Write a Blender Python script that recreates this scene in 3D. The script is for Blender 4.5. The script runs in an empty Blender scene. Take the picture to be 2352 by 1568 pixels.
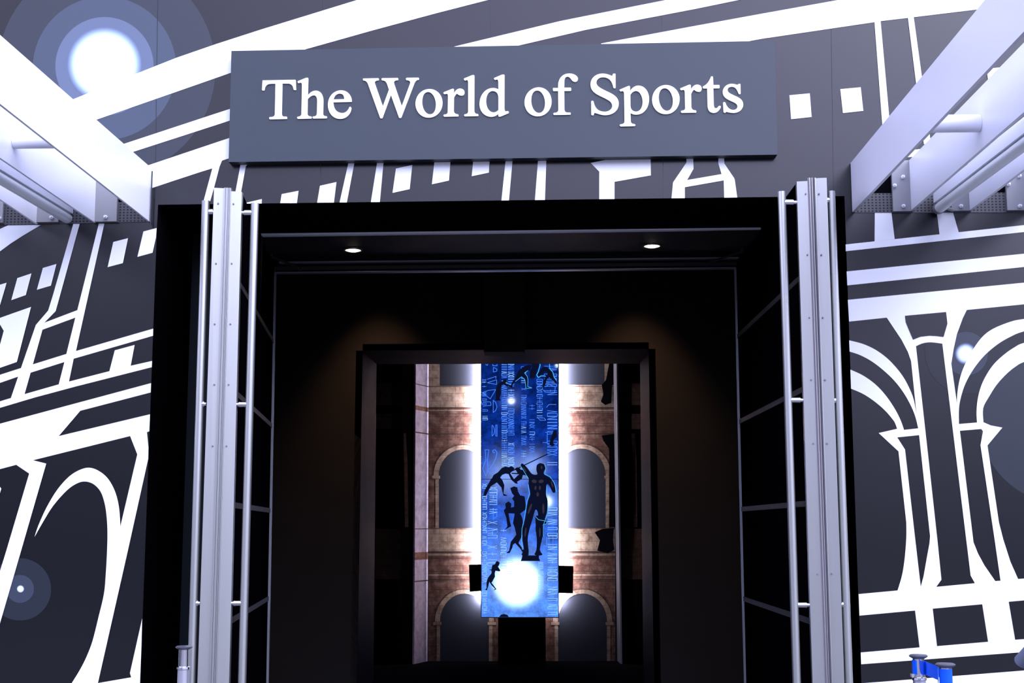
import bpy, math, random
from mathutils import Vector, Matrix
from mathutils.geometry import tessellate_polygon

# ------------------------------------------------------------------ camera
SC = bpy.context.scene
COL = SC.collection
W, H, F = 2352.0, 1568.0, 3200.0
CAM = Vector((0.0, -7.7, 1.6))
PITCH = math.atan(426.0 / F)
YAW = math.radians(1.5)
ROLL = 0.0035
fwd = Vector((-math.sin(YAW) * math.cos(PITCH), math.cos(YAW) * math.cos(PITCH), math.sin(PITCH)))
r0 = Vector((math.cos(YAW), math.sin(YAW), 0))
u0 = r0.cross(fwd)
RT = r0 * math.cos(ROLL) - u0 * math.sin(ROLL)
UP = u0 * math.cos(ROLL) + r0 * math.sin(ROLL)
cd = bpy.data.cameras.new('camera')
cam = bpy.data.objects.new('camera', cd)
COL.objects.link(cam)
cam.matrix_world = Matrix(((RT.x, UP.x, -fwd.x, CAM.x), (RT.y, UP.y, -fwd.y, CAM.y), (RT.z, UP.z, -fwd.z, CAM.z), (0, 0, 0, 1)))
cd.sensor_width = 36.0
cd.lens = 36.0 * F / W
cd.clip_start = 0.05
cd.clip_end = 300
SC.camera = cam

# ------------------------------------------------------------------ world, sun, exposure
SC.view_settings.view_transform = 'Standard'
SC.view_settings.look = 'None'
SC.view_settings.gamma = 1
SC.view_settings.use_curve_mapping = False
SC.view_settings.exposure = 0.0
wd = bpy.data.worlds.new('sky')
SC.world = wd
wd.use_nodes = True
nt = wd.node_tree
bg = nt.nodes['Background']
tc = nt.nodes.new('ShaderNodeTexCoord')
sp = nt.nodes.new('ShaderNodeSeparateXYZ')
nt.links.new(tc.outputs['Generated'], sp.inputs[0])
rp = nt.nodes.new('ShaderNodeValToRGB')
els = rp.color_ramp.elements
SKY = [(-1.0, 0.06), (-0.2, 0.10), (-0.09, 0.09), (0.0, 0.17), (0.06, 0.42), (0.12, 0.95), (0.19, 2.1), (0.26, 3.2), (0.36, 3.8), (0.6, 2.8), (1.0, 2.2)]
els[0].position = 0.0; els[1].position = 1.0
for i, (z, v) in enumerate(SKY):
    e = els[0] if i == 0 else (els[-1] if i == len(SKY) - 1 else els.new((z + 1) / 2))
    v /= 4.0
    e.color = (v * 0.86, v * 0.88, v * 1.36, 1)
mr = nt.nodes.new('ShaderNodeMapRange')
mr.inputs['From Min'].default_value = -1; mr.inputs['From Max'].default_value = 1
nt.links.new(sp.outputs['Z'], mr.inputs['Value'])
nt.links.new(mr.outputs[0], rp.inputs[0])
# the sky is brighter towards the right-hand side of the street
azm = nt.nodes.new('ShaderNodeMapRange')
azm.inputs['From Min'].default_value = -1; azm.inputs['From Max'].default_value = 1
nt.links.new(sp.outputs['X'], azm.inputs['Value'])
az = nt.nodes.new('ShaderNodeValToRGB')
AZ = [(-1.0, 1.25), (-0.65, 0.9), (-0.36, 0.42), (0.0, 1.0), (0.36, 1.3), (1.0, 1.5)]
for i, (x, v) in enumerate(AZ):
    e = az.color_ramp.elements[0] if i == 0 else (az.color_ramp.elements[-1] if i == len(AZ) - 1 else az.color_ramp.elements.new((x + 1) / 2))
    e.position = (x + 1) / 2
    e.color = (v / 2, v / 2, v / 2, 1)
nt.links.new(azm.outputs[0], az.inputs[0])
vs = nt.nodes.new('ShaderNodeVectorMath'); vs.operation = 'SCALE'
nt.links.new(rp.outputs[0], vs.inputs[0]); nt.links.new(az.outputs['Color'], vs.inputs['Scale'])
nt.links.new(vs.outputs[0], bg.inputs['Color'])
bg.inputs['Strength'].default_value = 8.0
sd = bpy.data.lights.new('sun', 'SUN')
sd.energy = 1.65
sd.angle = math.radians(50)
sd.color = (0.97, 1.0, 0.98)
sun = bpy.data.objects.new('sun', sd)
COL.objects.link(sun)
SUN_FROM = Vector((0.75, -1.0, 0.95))
sun.rotation_euler = SUN_FROM.to_track_quat('Z', 'Y').to_euler()
sun.location = (4, -8, 9)


# ------------------------------------------------------------------ projection helpers
def ray(x, y):
    return fwd * F + RT * (x - W / 2) + UP * (H / 2 - y)


def UY(x, y, Y=0.0):
    d = ray(x, y); t = (Y - CAM.y) / d.y
    return CAM + d * t


def UX(x, y, X):
    d = ray(x, y); t = (X - CAM.x) / d.x
    return CAM + d * t


def UZ(x, y, Z):
    d = ray(x, y); t = (Z - CAM.z) / d.z
    return CAM + d * t


def zz(pts, ox, oy, k):
    return [(ox + p[0] / k, oy + p[1] / k) for p in pts]


# ------------------------------------------------------------------ materials
def mat(name, col, rough=0.5, metal=0.0, spec=0.5, emit=None, estr=0.0, noise=0.0, nscale=6.0, bump=0.0, bscale=80.0, stretch=None):
    m = bpy.data.materials.new(name)
    m.use_nodes = True
    n = m.node_tree
    b = n.nodes['Principled BSDF']
    b.inputs['Base Color'].default_value = (*col, 1)
    b.inputs['Roughness'].default_value = rough
    b.inputs['Metallic'].default_value = metal
    b.inputs['Specular IOR Level'].default_value = spec
    if emit:
        b.inputs['Emission Color'].default_value = (*emit, 1)
        b.inputs['Emission Strength'].default_value = estr
    if noise or bump:
        tcn = n.nodes.new('ShaderNodeTexCoord')
        mp = n.nodes.new('ShaderNodeMapping')
        if stretch:
            mp.inputs['Scale'].default_value = stretch
        n.links.new(tcn.outputs['Object'], mp.inputs[0])
    if noise:
        no = n.nodes.new('ShaderNodeTexNoise')
        no.inputs['Scale'].default_value = nscale
        no.inputs['Detail'].default_value = 6
        n.links.new(mp.outputs[0], no.inputs['Vector'])
        mx = n.nodes.new('ShaderNodeMix'); mx.data_type = 'RGBA'
        mx.inputs[6].default_value = (*[c * (1 - noise) for c in col], 1)
        mx.inputs[7].default_value = (*[min(1, c * (1 + noise)) for c in col], 1)
        n.links.new(no.outputs['Fac'], mx.inputs[0])
        n.links.new(mx.outputs[2], b.inputs['Base Color'])
    if bump:
        nb = n.nodes.new('ShaderNodeTexNoise')
        nb.inputs['Scale'].default_value = bscale
        n.links.new(mp.outputs[0], nb.inputs['Vector'])
        bp = n.nodes.new('ShaderNodeBump')
        bp.inputs['Strength'].default_value = bump
        bp.inputs['Distance'].default_value = 0.002
        n.links.new(nb.outputs['Fac'], bp.inputs['Height'])
        n.links.new(bp.outputs[0], b.inputs['Normal'])
    return m


M = {}
M['dark'] = mat('mural_dark_vinyl', (0.0034, 0.0038, 0.0064), 0.24, spec=0.55, noise=0.12, nscale=1.5, bump=0.05, bscale=25)
M['seam'] = mat('mural_panel_joint', (0.020, 0.022, 0.032), 0.4)
M['faintflare'] = mat('mural_faint_disc', (0.007, 0.0085, 0.014), 0.26)
M['lowflare3'] = mat('mural_grey_disc', (0.024, 0.031, 0.05), 0.3)
M['white'] = mat('mural_white_vinyl', (0.86, 0.89, 0.93), 0.5, noise=0.02)
M['flare1'] = mat('mural_blue_grey_faint', (0.022, 0.029, 0.040), 0.30, spec=0.55)
M['flare2'] = mat('mural_blue_grey_mid', (0.054, 0.074, 0.108), 0.32)
M['flare3'] = mat('mural_blue_grey_light', (0.12, 0.155, 0.235), 0.32)
M['lowflare1'] = mat('mural_slate_disc', (0.014, 0.020, 0.028), 0.3)
M['lowflare2'] = mat('mural_slate_inner_disc', (0.038, 0.048, 0.074), 0.3)
M['sign'] = mat('sign_slate_paint', (0.025, 0.037, 0.050), 0.45, spec=0.5, noise=0.05, nscale=3)
M['signdark'] = mat('sign_edge_dark', (0.012, 0.015, 0.022), 0.5)
M['letter'] = mat('letter_white', (0.9, 0.91, 0.93), 0.45)
M['black'] = mat('matte_black_wall', (0.003, 0.003, 0.0042), 0.9, spec=0.0, noise=0.2, nscale=3)
M['hallblack'] = mat('hall_black_paint', (0.012, 0.011, 0.011), 0.85, spec=0.15, noise=0.15, nscale=4)
M['steel'] = mat('canopy_white_steel', (0.78, 0.80, 0.86), 0.35, spec=0.5, noise=0.03, nscale=3)
M['steelshade'] = mat('bracket_shaded_steel', (0.26, 0.265, 0.28), 0.45, metal=0.2)  # bracket shading put into a darker grey than the white fins
M['alu'] = mat('brushed_aluminium', (0.44, 0.455, 0.435), 0.36, metal=0.9, noise=0.06, nscale=4, stretch=(6, 6, 0.6))
M['alugroove'] = mat('dark_groove_gasket', (0.20, 0.18, 0.21), 0.5, metal=0.3)
M['chrome'] = mat('polished_chrome', (0.85, 0.86, 0.9), 0.12, metal=1.0)
M['darkframe'] = mat('dark_grey_frame', (0.016, 0.016, 0.017), 0.6, metal=0.0)
M['thinalu'] = mat('grey_edge_trim', (0.30, 0.32, 0.37), 0.4, metal=0.5)
M['trimalu'] = mat('bright_edge_trim', (0.9, 0.92, 1.0), 0.5, metal=0.0)
M['tinted'] = mat('dark_tinted_glass', (0.0012, 0.0012, 0.002), 0.6, spec=0.0)
M['teal'] = mat('dark_sidelight_glass', (0.012, 0.018, 0.024), 0.25, spec=0.5)
M['soffit'] = mat('soffit_dark_panel', (0.006, 0.007, 0.009), 0.6, spec=0.06)
M['lamp'] = mat('warm_lamp_lens', (1, 0.9, 0.75), 0.4, emit=(1.0, 0.86, 0.66), estr=9.0)
M['ring'] = mat('downlight_ring', (0.22, 0.20, 0.17), 0.35, metal=0.7)
M['led'] = mat('white_led_strip', (1, 1, 1), 0.5, emit=(0.86, 0.84, 1.0), estr=1150.0)
M['tube'] = mat('frosted_tube', (0.80, 0.84, 0.84), 0.3, noise=0.05)
M['pole'] = mat('satin_steel_pole', (0.60, 0.61, 0.68), 0.3, metal=0.8)
M['capgrey'] = mat('cap_grey_metal', (0.14, 0.145, 0.18), 0.35, metal=0.6)
M['blue'] = mat('blue_belt_webbing', (0.0, 0.085, 0.72), 0.6, spec=0.2, noise=0.05, nscale=40)
M['rubber'] = mat('dark_rubber', (0.02, 0.02, 0.022), 0.6)
M['gunmetal'] = mat('grey_painted_tube', (0.13, 0.16, 0.22), 0.45)
M['figure'] = mat('screen_dark_figure', (0.002, 0.002, 0.004), 0.8, spec=0.1, emit=(0.05, 0.08, 0.35), estr=0.07)
M['bronze'] = mat('screen_brown_highlight', (0.002, 0.002, 0.004), 0.8, spec=0.1, emit=(0.09, 0.07, 0.12), estr=0.4)
M['cyan'] = mat('screen_cyan_line', (0, 0, 0), 0.8, spec=0.1, emit=(0.08, 0.52, 1.0), estr=1.1)
M['glyph'] = mat('screen_glyph_blue', (0, 0, 0), 0.8, spec=0.1, emit=(0.07, 0.24, 1.0), estr=1.25)
M['glyph2'] = mat('screen_glyph_pale', (0, 0, 0), 0.8, spec=0.1, emit=(0.25, 0.5, 1.0), estr=1.3)
M['floor'] = mat('grey_paving', (0.08, 0.08, 0.085), 0.8, noise=0.2, nscale=5)
M['opening'] = mat('print_shadow_opening', (0.024, 0.026, 0.036), 0.7, spec=0.1)
M['crack'] = mat('print_dark_joint', (0.05, 0.03, 0.028), 0.8, spec=0.1)


def stone(name, c1, c2, c3, bricks=True):
    m = bpy.data.materials.new(name); m.use_nodes = True
    n = m.node_tree; b = n.nodes['Principled BSDF']
    b.inputs['Roughness'].default_value = 0.8
    b.inputs['Specular IOR Level'].default_value = 0.15
    t = n.nodes.new('ShaderNodeTexCoord')
    no = n.nodes.new('ShaderNodeTexNoise'); no.inputs['Scale'].default_value = 9; no.inputs['Detail'].default_value = 10
    no.inputs['Roughness'].default_value = 0.75
    n.links.new(t.outputs['Object'], no.inputs['Vector'])
    r = n.nodes.new('ShaderNodeValToRGB')
    r.color_ramp.elements[0].position = 0.33; r.color_ramp.elements[0].color = (*c1, 1)
    r.color_ramp.elements[1].position = 0.68; r.color_ramp.elements[1].color = (*c3, 1)
    e = r.color_ramp.elements.new(0.5); e.color = (*c2, 1)
    n.links.new(no.outputs['Fac'], r.inputs[0])
    mp = n.nodes.new('ShaderNodeMapping')
    mp.inputs['Rotation'].default_value = (math.pi / 2, 0, 0)
    n.links.new(t.outputs['Object'], mp.inputs[0])
    br = n.nodes.new('ShaderNodeTexBrick')
    br.inputs['Scale'].default_value = 1.0
    br.inputs['Brick Width'].default_value = 0.19
    br.inputs['Row Height'].default_value = 0.095
    br.inputs['Mortar Size'].default_value = 0.0035
    br.inputs['Color1'].default_value = (1, 1, 1, 1); br.inputs['Color2'].default_value = (0.82, 0.8, 0.8, 1)
    br.inputs['Mortar'].default_value = (0.38, 0.3, 0.28, 1)
    n.links.new(mp.outputs[0], br.inputs['Vector'])
    mx = n.nodes.new('ShaderNodeMix'); mx.data_type = 'RGBA'; mx.blend_type = 'MULTIPLY'
    mx.inputs[0].default_value = 0.65
    n.links.new(r.outputs[0], mx.inputs[6]); n.links.new(br.outputs['Color'], mx.inputs[7])
    if not bricks: mx.inputs[0].default_value = 0.12
    n.links.new(mx.outputs[2], b.inputs['Base Color'])
    return m


M['stone'] = stone('print_pale_stone', (0.12, 0.07, 0.048), (0.27, 0.19, 0.135), (0.40, 0.31, 0.24))
M['redstone'] = stone('print_red_stone', (0.05, 0.018, 0.012), (0.115, 0.056, 0.04), (0.24, 0.15, 0.11))
M['wing'] = stone('print_lilac_stone', (0.26, 0.22, 0.27), (0.40, 0.35, 0.45), (0.50, 0.45, 0.58), False)


def perforated():
    m = bpy.data.materials.new('perforated_grey_sheet'); m.use_nodes = True
    n = m.node_tree; b = n.nodes['Principled BSDF']
    b.inputs['Roughness'].default_value = 0.5; b.inputs['Metallic'].default_value = 0.3
    t = n.nodes.new('ShaderNodeTexCoord'); s = n.nodes.new('ShaderNodeSeparateXYZ')
    n.links.new(t.outputs['Object'], s.inputs[0])

    def mth(op, a, bb=None):
        q = n.nodes.new('ShaderNodeMath'); q.operation = op
        for i, v in enumerate((a, bb)):
            if v is None: continue
            if isinstance(v, (int, float)): q.inputs[i].default_value = v
            else: n.links.new(v, q.inputs[i])
        return q.outputs[0]
    sx = mth('SUBTRACT', mth('FRACT', mth('MULTIPLY', s.outputs['X'], 48.0)), 0.5)
    szz = mth('SUBTRACT', mth('FRACT', mth('MULTIPLY', s.outputs['Z'], 62.0)), 0.5)
    d = mth('SQRT', mth('ADD', mth('POWER', sx, 2), mth('POWER', szz, 2)))
    hole = mth('LESS_THAN', d, 0.27)
    mx = n.nodes.new('ShaderNodeMix'); mx.data_type = 'RGBA'
    mx.inputs[6].default_value = (0.075, 0.078, 0.088, 1); mx.inputs[7].default_value = (0.004, 0.004, 0.006, 1)
    n.links.new(hole, mx.inputs[0]); n.links.new(mx.outputs[2], b.inputs['Base Color'])
    return m


M['perf'] = perforated()


def uvnodes(m):
    n = m.node_tree
    uv = n.nodes.new('ShaderNodeUVMap'); uv.uv_map = 'px'
    s = n.nodes.new('ShaderNodeSeparateXYZ'); n.links.new(uv.outputs[0], s.inputs[0])

    def mth(op, a, bb=None, c=None):
        q = n.nodes.new('ShaderNodeMath'); q.operation = op
        for i, v in enumerate((a, bb, c)):
            if v is None: continue
            if isinstance(v, (int, float)): q.inputs[i].default_value = v
            else: n.links.new(v, q.inputs[i])
        return q.outputs[0]

    def dist(cx, cy, ex=1.0):
        dx = mth('MULTIPLY', mth('SUBTRACT', s.outputs['X'], cx), ex)
        dy = mth('SUBTRACT', s.outputs['Y'], cy)
        return mth('SQRT', mth('ADD', mth('POWER', dx, 2), mth('POWER', dy, 2)))
    return n, s, mth, dist, uv


def core_mat(name, cx, cy, rin, rout, edge):
    """white printed disc with a soft printed rim"""
    m = bpy.data.materials.new(name); m.use_nodes = True
    n, s, mth, dist, uv = uvnodes(m)
    b = n.nodes['Principled BSDF']; b.inputs['Roughness'].default_value = 0.45
    mr = n.nodes.new('ShaderNodeMapRange'); mr.interpolation_type = 'SMOOTHSTEP'
    mr.inputs['From Min'].default_value = rin / 100; mr.inputs['From Max'].default_value = rout / 100
    n.links.new(dist(cx / 100, cy / 100), mr.inputs['Value'])
    r = n.nodes.new('ShaderNodeValToRGB')
    r.color_ramp.elements[0].color = (0.86, 0.89, 0.93, 1)
    r.color_ramp.elements[1].color = (*edge, 1)
    e = r.color_ramp.elements.new(0.55); e.color = (0.42, 0.56, 0.86, 1)
    n.links.new(mr.outputs[0], r.inputs[0]); n.links.new(r.outputs[0], b.inputs['Base Color'])
    return m


M['core1'] = core_mat('mural_big_star', 240, 148, 58, 88, (0.12, 0.155, 0.235))
M['core2'] = core_mat('mural_small_star', 2218, 812, 10, 25, (0.05, 0.06, 0.095))
M['core3'] = core_mat('mural_tiny_star', 47, 1352, 4.5, 9, (0.038, 0.048, 0.074))


def screen_mat():
    m = bpy.data.materials.new('screen_blue_image'); m.use_nodes = True
    n, s, mth, dist, uv = uvnodes(m)
    b = n.nodes['Principled BSDF']
    b.inputs['Base Color'].default_value = (0, 0, 0, 1); b.inputs['Roughness'].default_value = 0.5
    b.inputs['Specular IOR Level'].default_value = 0.1
    r = n.nodes.new('ShaderNodeValToRGB')
    ee = r.color_ramp.elements
    ee[0].position = 0; ee[0].color = (0.002, 0.018, 0.17, 1)
    ee[1].position = 1; ee[1].color = (0.06, 0.24, 0.98, 1)
    for p, c in ((0.3, (0.002, 0.026, 0.26)), (0.5, (0.008, 0.06, 0.50)), (0.7, (0.015, 0.11, 0.72)), (0.85, (0.05, 0.2, 0.95))):
        q = ee.new(p); q.color = (*c, 1)
    n.links.new(mth('DIVIDE', s.outputs['Y'], 6.0), r.inputs[0])
    no = n.nodes.new('ShaderNodeTexNoise'); no.inputs['Scale'].default_value = 3.2; no.inputs['Detail'].default_value = 8
    no.inputs['Roughness'].default_value = 0.72
    n.links.new(uv.outputs[0], no.inputs['Vector'])
    f = mth('MULTIPLY_ADD', no.outputs['Fac'], 4.4, -1.3)
    vo = n.nodes.new('ShaderNodeTexVoronoi'); vo.inputs['Scale'].default_value = 16
    n.links.new(uv.outputs[0], vo.inputs['Vector'])
    sparkle = mth('MULTIPLY', mth('POWER', mth('MAXIMUM', mth('SUBTRACT', 0.55, vo.outputs['Distance']), 0), 3), 3.0)
    f2 = mth('MAXIMUM', mth('ADD', f, sparkle), 0.12)
    sc = n.nodes.new('ShaderNodeVectorMath'); sc.operation = 'SCALE'
    n.links.new(r.outputs[0], sc.inputs[0]); n.links.new(f2, sc.inputs['Scale'])
    last = sc.outputs[0]
    for cx, cy, rad, amp, col, pw in ((0.83, 5.18, 0.52, 2.6, (0.55, 0.75, 1.0), 6), (0.83, 5.1, 0.95, 0.32, (0.35, 0.6, 1.0), 2),
                                      (1.50, 3.32, 0.105, 2.6, (0.7, 0.85, 1.0), 2), (1.50, 3.32, 0.33, 0.45, (0.3, 0.55, 1.0), 2),
                                      (0.70, 1.02, 0.06, 3, (0.8, 0.85, 1.0), 2), (0.70, 1.02, 0.2, 0.35, (0.2, 0.35, 1.0), 2),
                                      (0.55, 2.72, 0.42, 0.5, (0.45, 0.65, 1.0), 2), (1.2, 2.5, 0.28, 0.5, (0.45, 0.65, 1.0), 2),
                                      (0.6, 4.4, 0.7, 0.10, (0.3, 0.5, 1.0), 2), (1.74, 0.21, 0.035, 2.0, (0.6, 0.8, 1.0), 2)):
        d = mth('DIVIDE', dist(cx, cy), rad)
        g = mth('MULTIPLY', mth('EXPONENT', mth('MULTIPLY', mth('POWER', d, pw), -1)), amp)
        v = n.nodes.new('ShaderNodeVectorMath'); v.operation = 'SCALE'
        v.inputs[0].default_value = col; n.links.new(g, v.inputs['Scale'])
        a = n.nodes.new('ShaderNodeVectorMath'); a.operation = 'ADD'
        n.links.new(last, a.inputs[0]); n.links.new(v.outputs[0], a.inputs[1])
        last = a.outputs[0]
    n.links.new(last, b.inputs['Emission Color'])
    b.inputs['Emission Strength'].default_value = 1.0
    return m


M['screen'] = screen_mat()


# ------------------------------------------------------------------ mesh builder
class MB:
    def __init__(s):
        s.v = []; s.f = []; s.m = []; s.mats = []; s.px = {}

    def mi(s, m):
        if m not in s.mats: s.mats.append(m)
        return s.mats.index(m)

    def face(s, pts, m, px=None):
        b = len(s.v)
        s.v += [Vector(p) for p in pts]
        if px:
            for i, q in enumerate(px): s.px[b + i] = q
        s.f.append(tuple(range(b, b + len(pts)))); s.m.append(s.mi(m))

    def flat(s, loops3, m, px=None, flip=False):
        """filled planar polygon with holes; loops3: list of loops of 3D points"""
        pts = [Vector(p) for l in loops3 for p in l]
        b = len(s.v); s.v += pts
        if px:
            q = [p for l in px for p in l]
            for i, a in enumerate(q): s.px[b + i] = a
        tris = tessellate_polygon([[Vector(p) for p in l] for l in loops3])
        for t in tris:
            a, c, d = (b + i for i in t)
            s.f.append((a, d, c) if flip else (a, c, d)); s.m.append(s.mi(m))
        return b

    def pxpoly(s, loops, m, Y=0.0, uv=False):
        """polygon(s) given in photo pixels, laid on the plane y=Y, facing -y"""
        if isinstance(loops[0][0], (int, float)): loops = [loops]
        l3 = [[UY(x, y, Y) for x, y in l] for l in loops]
        b = len(s.v); nf = len(s.f)
        s.flat(l3, m, px=[[(x / 100, y / 100) for x, y in l] for l in loops] if uv else None)
        for i in range(nf, len(s.f)):
            a, c, d = s.f[i]
            nn = (s.v[c] - s.v[a]).cross(s.v[d] - s.v[a])
            if nn.y > 0: s.f[i] = (a, d, c)

    def extr(s, loops3, vec, m, mside=None, mback=None):
        """solid: planar loops swept along vec"""
        vec = Vector(vec); mside = mside or m; mback = mback or m
        l3 = [[Vector(p) for p in l] for l in loops3]
        nf = len(s.f)
        s.flat(l3, m)
        for i in range(nf, len(s.f)):
            a, c, d = s.f[i]
            if (s.v[c] - s.v[a]).cross(s.v[d] - s.v[a]).dot(vec) > 0: s.f[i] = (a, d, c)
        nf = len(s.f)
        s.flat([[p + vec for p in l] for l in l3], mback)
        for i in range(nf, len(s.f)):
            a, c, d = s.f[i]
            if (s.v[c] - s.v[a]).cross(s.v[d] - s.v[a]).dot(vec) < 0: s.f[i] = (a, d, c)
        for li, l in enumerate(l3):
            nrm = Vector((0, 0, 0)); c0 = l[0]
            for i in range(1, len(l) - 1): nrm += (l[i] - c0).cross(l[i + 1] - c0)
            ccw = nrm.dot(vec) < 0
            if li: ccw = not ccw
            for i in range(len(l)):
                p, q = l[i], l[(i + 1) % len(l)]
                if (p - q).length < 1e-7: continue
                s.face([q, p, p + vec, q + vec] if not ccw else [p, q, q + vec, p + vec][::-1] if False else ([q, p, p + vec, q + vec]), mside)

    def pxprism(s, loops, Y0, Y1, m, mside=None):
        if isinstance(loops[0][0], (int, float)): loops = [loops]
        s.extr([[UY(x, y, Y0) for x, y in l] for l in loops], (0, Y1 - Y0, 0), m, mside)

    def box(s, a, b, m):
        x0, y0, z0 = a; x1, y1, z1 = b
        s.extr([[(x0, y0, z0), (x1, y0, z0), (x1, y0, z1), (x0, y0, z1)]], (0, y1 - y0, 0), m)

    def hexa(s, fr, bk, m, mf=None):
        """fr, bk: 4 corners each (same order)"""
        s.face(fr, mf or m)
        s.face(bk[::-1], m)
        for i in range(4):
            j = (i + 1) % 4
            s.face([fr[j], fr[i], bk[i], bk[j]], m)

    def cyl(s, p, q, r, m, n=20, r2=None, cap=True, sx=1.0):
        p = Vector(p); q = Vector(q); ax = (q - p).normalized()
        t = Vector((0, 0, 1)) if abs(ax.z) < 0.9 else Vector((1, 0, 0))
        e1 = ax.cross(t).normalized(); e2 = ax.cross(e1)
        r2 = r if r2 is None else r2
        b = len(s.v)
        for c, rr in ((p, r), (q, r2)):
            for i in range(n):
                a = 2 * math.pi * i / n
                s.v.append(c + (e1 * math.cos(a) * sx + e2 * math.sin(a)) * rr)
        mi = s.mi(m)
        for i in range(n):
            j = (i + 1) % n
            s.f.append((b + j, b + i, b + n + i, b + n + j)); s.m.append(mi)
        if cap:
            s.f.append(tuple(b + i for i in range(n))); s.m.append(mi)
            s.f.append(tuple(b + n + i for i in range(n))[::-1]); s.m.append(mi)

    def lathe(s, prof, cx, cy, m, n=32):
        """prof: list of (r, z, mat or None)"""
        b = len(s.v)
        for r, z in prof:
            for i in range(n):
                a = 2 * math.pi * i / n
                s.v.append(Vector((cx + r * math.cos(a), cy + r * math.sin(a), z)))
        mi = s.mi(m)
        for k in range(len(prof) - 1):
            for i in range(n):
                j = (i + 1) % n
                s.f.append((b + k * n + i, b + k * n + j, b + (k + 1) * n + j, b + (k + 1) * n + i)); s.m.append(mi)
        for k, rev in ((0, True), (len(prof) - 1, False)):
            if prof[k][0] > 1e-5:
                t = tuple(b + k * n + i for i in range(n))
                s.f.append(t[::-1] if rev else t); s.m.append(mi)

    def build(s, name, parent=None, smooth=False, bevel=0.0, origin=None, **props):
        me = bpy.data.meshes.new(name)
        o = Vector(origin) if origin is not None else (Vector((0, 0, 0)) if parent is None else None)
        if parent is not None:
            o = parent['_w'] if '_w' in parent else (0, 0, 0)
            o = Vector(o)
        vv = [p - o for p in s.v]
        me.from_pydata([tuple(p) for p in vv], [], s.f)
        for k in s.mats: me.materials.append(M[k])
        me.polygons.foreach_set('material_index', s.m)
        if s.px:
            uvl = me.uv_layers.new(name='px')
            for lp in me.loops:
                q = s.px.get(lp.vertex_index)
                if q: uvl.data[lp.index].uv = q
        if smooth:
            me.polygons.foreach_set('use_smooth', [True] * len(me.polygons))
        me.update()
        ob = bpy.data.objects.new(name, me)
        COL.objects.link(ob)
        if parent is None:
            ob.location = o
        else:
            ob.parent = parent
            ob['_w'] = tuple(o)
        if smooth:
            try:
                me.set_sharp_from_angle(angle=math.radians(40))
            except Exception:
                pass
        if bevel:
            md = ob.modifiers.new('bevel', 'BEVEL'); md.width = bevel; md.segments = 2; md.limit_method = 'ANGLE'
        for k, v in props.items(): ob[k] = v
        return ob


def thing(name, label, cat, loc=(0, 0, 0), group=None, kind=None):
    o = bpy.data.objects.new(name, None); COL.objects.link(o)
    o.location = loc; o['_w'] = tuple(loc)
    o.empty_display_size = 0.1
    o['label'] = label; o['category'] = cat
    if group: o['group'] = group
    if kind: o['kind'] = kind
    return o


def svg(path, ox=0.0, oy=0.0, k=1.0, n=8):
    """tiny path reader: M L Q C Z with absolute coordinates -> list of loops"""
    tk = path.replace(',', ' ').split(); i = 0; loops = []; cur = None; pos = None; cmd = None
    def num():
        nonlocal i
        v = float(tk[i]); i += 1; return v
    while i < len(tk):
        if tk[i].isalpha():
            cmd = tk[i]; i += 1
            if cmd == 'Z':
                if (Vector(cur[0]) - Vector(cur[-1])).length < 1e-6: cur.pop()
                loops.append(cur); continue
        if cmd == 'M':
            pos = (num(), num()); cur = [pos]; cmd = 'L'
        elif cmd == 'L':
            pos = (num(), num()); cur.append(pos)
        elif cmd == 'Q':
            c = (num(), num()); e = (num(), num())
            for t in range(1, n + 1):
                t /= n
                cur.append(tuple((1 - t) ** 2 * pos[a] + 2 * t * (1 - t) * c[a] + t * t * e[a] for a in (0, 1)))
            pos = e
        elif cmd == 'C':
            c = (num(), num()); d = (num(), num()); e = (num(), num())
            for t in range(1, n + 3):
                t /= (n + 2)
                cur.append(tuple((1 - t) ** 3 * pos[a] + 3 * t * (1 - t) ** 2 * c[a] + 3 * t * t * (1 - t) * d[a] + t ** 3 * e[a] for a in (0, 1)))
            pos = e
    return [[(ox + x / k, oy + y / k) for x, y in l] for l in loops]


def circ(cx, cy, r, n=64):
    return [(cx + r * math.cos(2 * math.pi * i / n), cy + r * math.sin(2 * math.pi * i / n)) for i in range(n)]


def smooth(pts, n=4):
    """open Catmull-Rom through the points"""
    out = []
    P = [pts[0]] + list(pts) + [pts[-1]]
    for i in range(1, len(P) - 2):
        for t in range(n):
            t /= n
            out.append(tuple(0.5 * (2 * P[i][a] + (P[i + 1][a] - P[i - 1][a]) * t + (2 * P[i - 1][a] - 5 * P[i][a] + 4 * P[i + 1][a] - P[i + 2][a]) * t * t
                                    + (3 * P[i][a] - P[i - 1][a] - 3 * P[i + 1][a] + P[i + 2][a]) * t ** 3) for a in (0, 1)))
    out.append(pts[-1])
    return out


L1, L2, L3, L4, L5 = -0.0006, -0.0012, -0.0018, -0.0024, -0.0030   # paint layers in front of the wall

# ================================================================== SETTING
# floor
fb = MB(); fb.box((-9, -16, -0.2), (9, 12, 0.0), 'floor')
fb.build('floor', kind='structure', label='grey paved ground in front of and inside the entrance')

fb = MB(); fb.box((-3.5, 0.35, 0.0), (3.5, 10.1, 0.012), 'black')  # black layer added over the floor so the inside stays dark
fb.build('floor_inside', kind='structure', label='black floor sheet inside the entrance, added to keep it dark')
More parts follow.
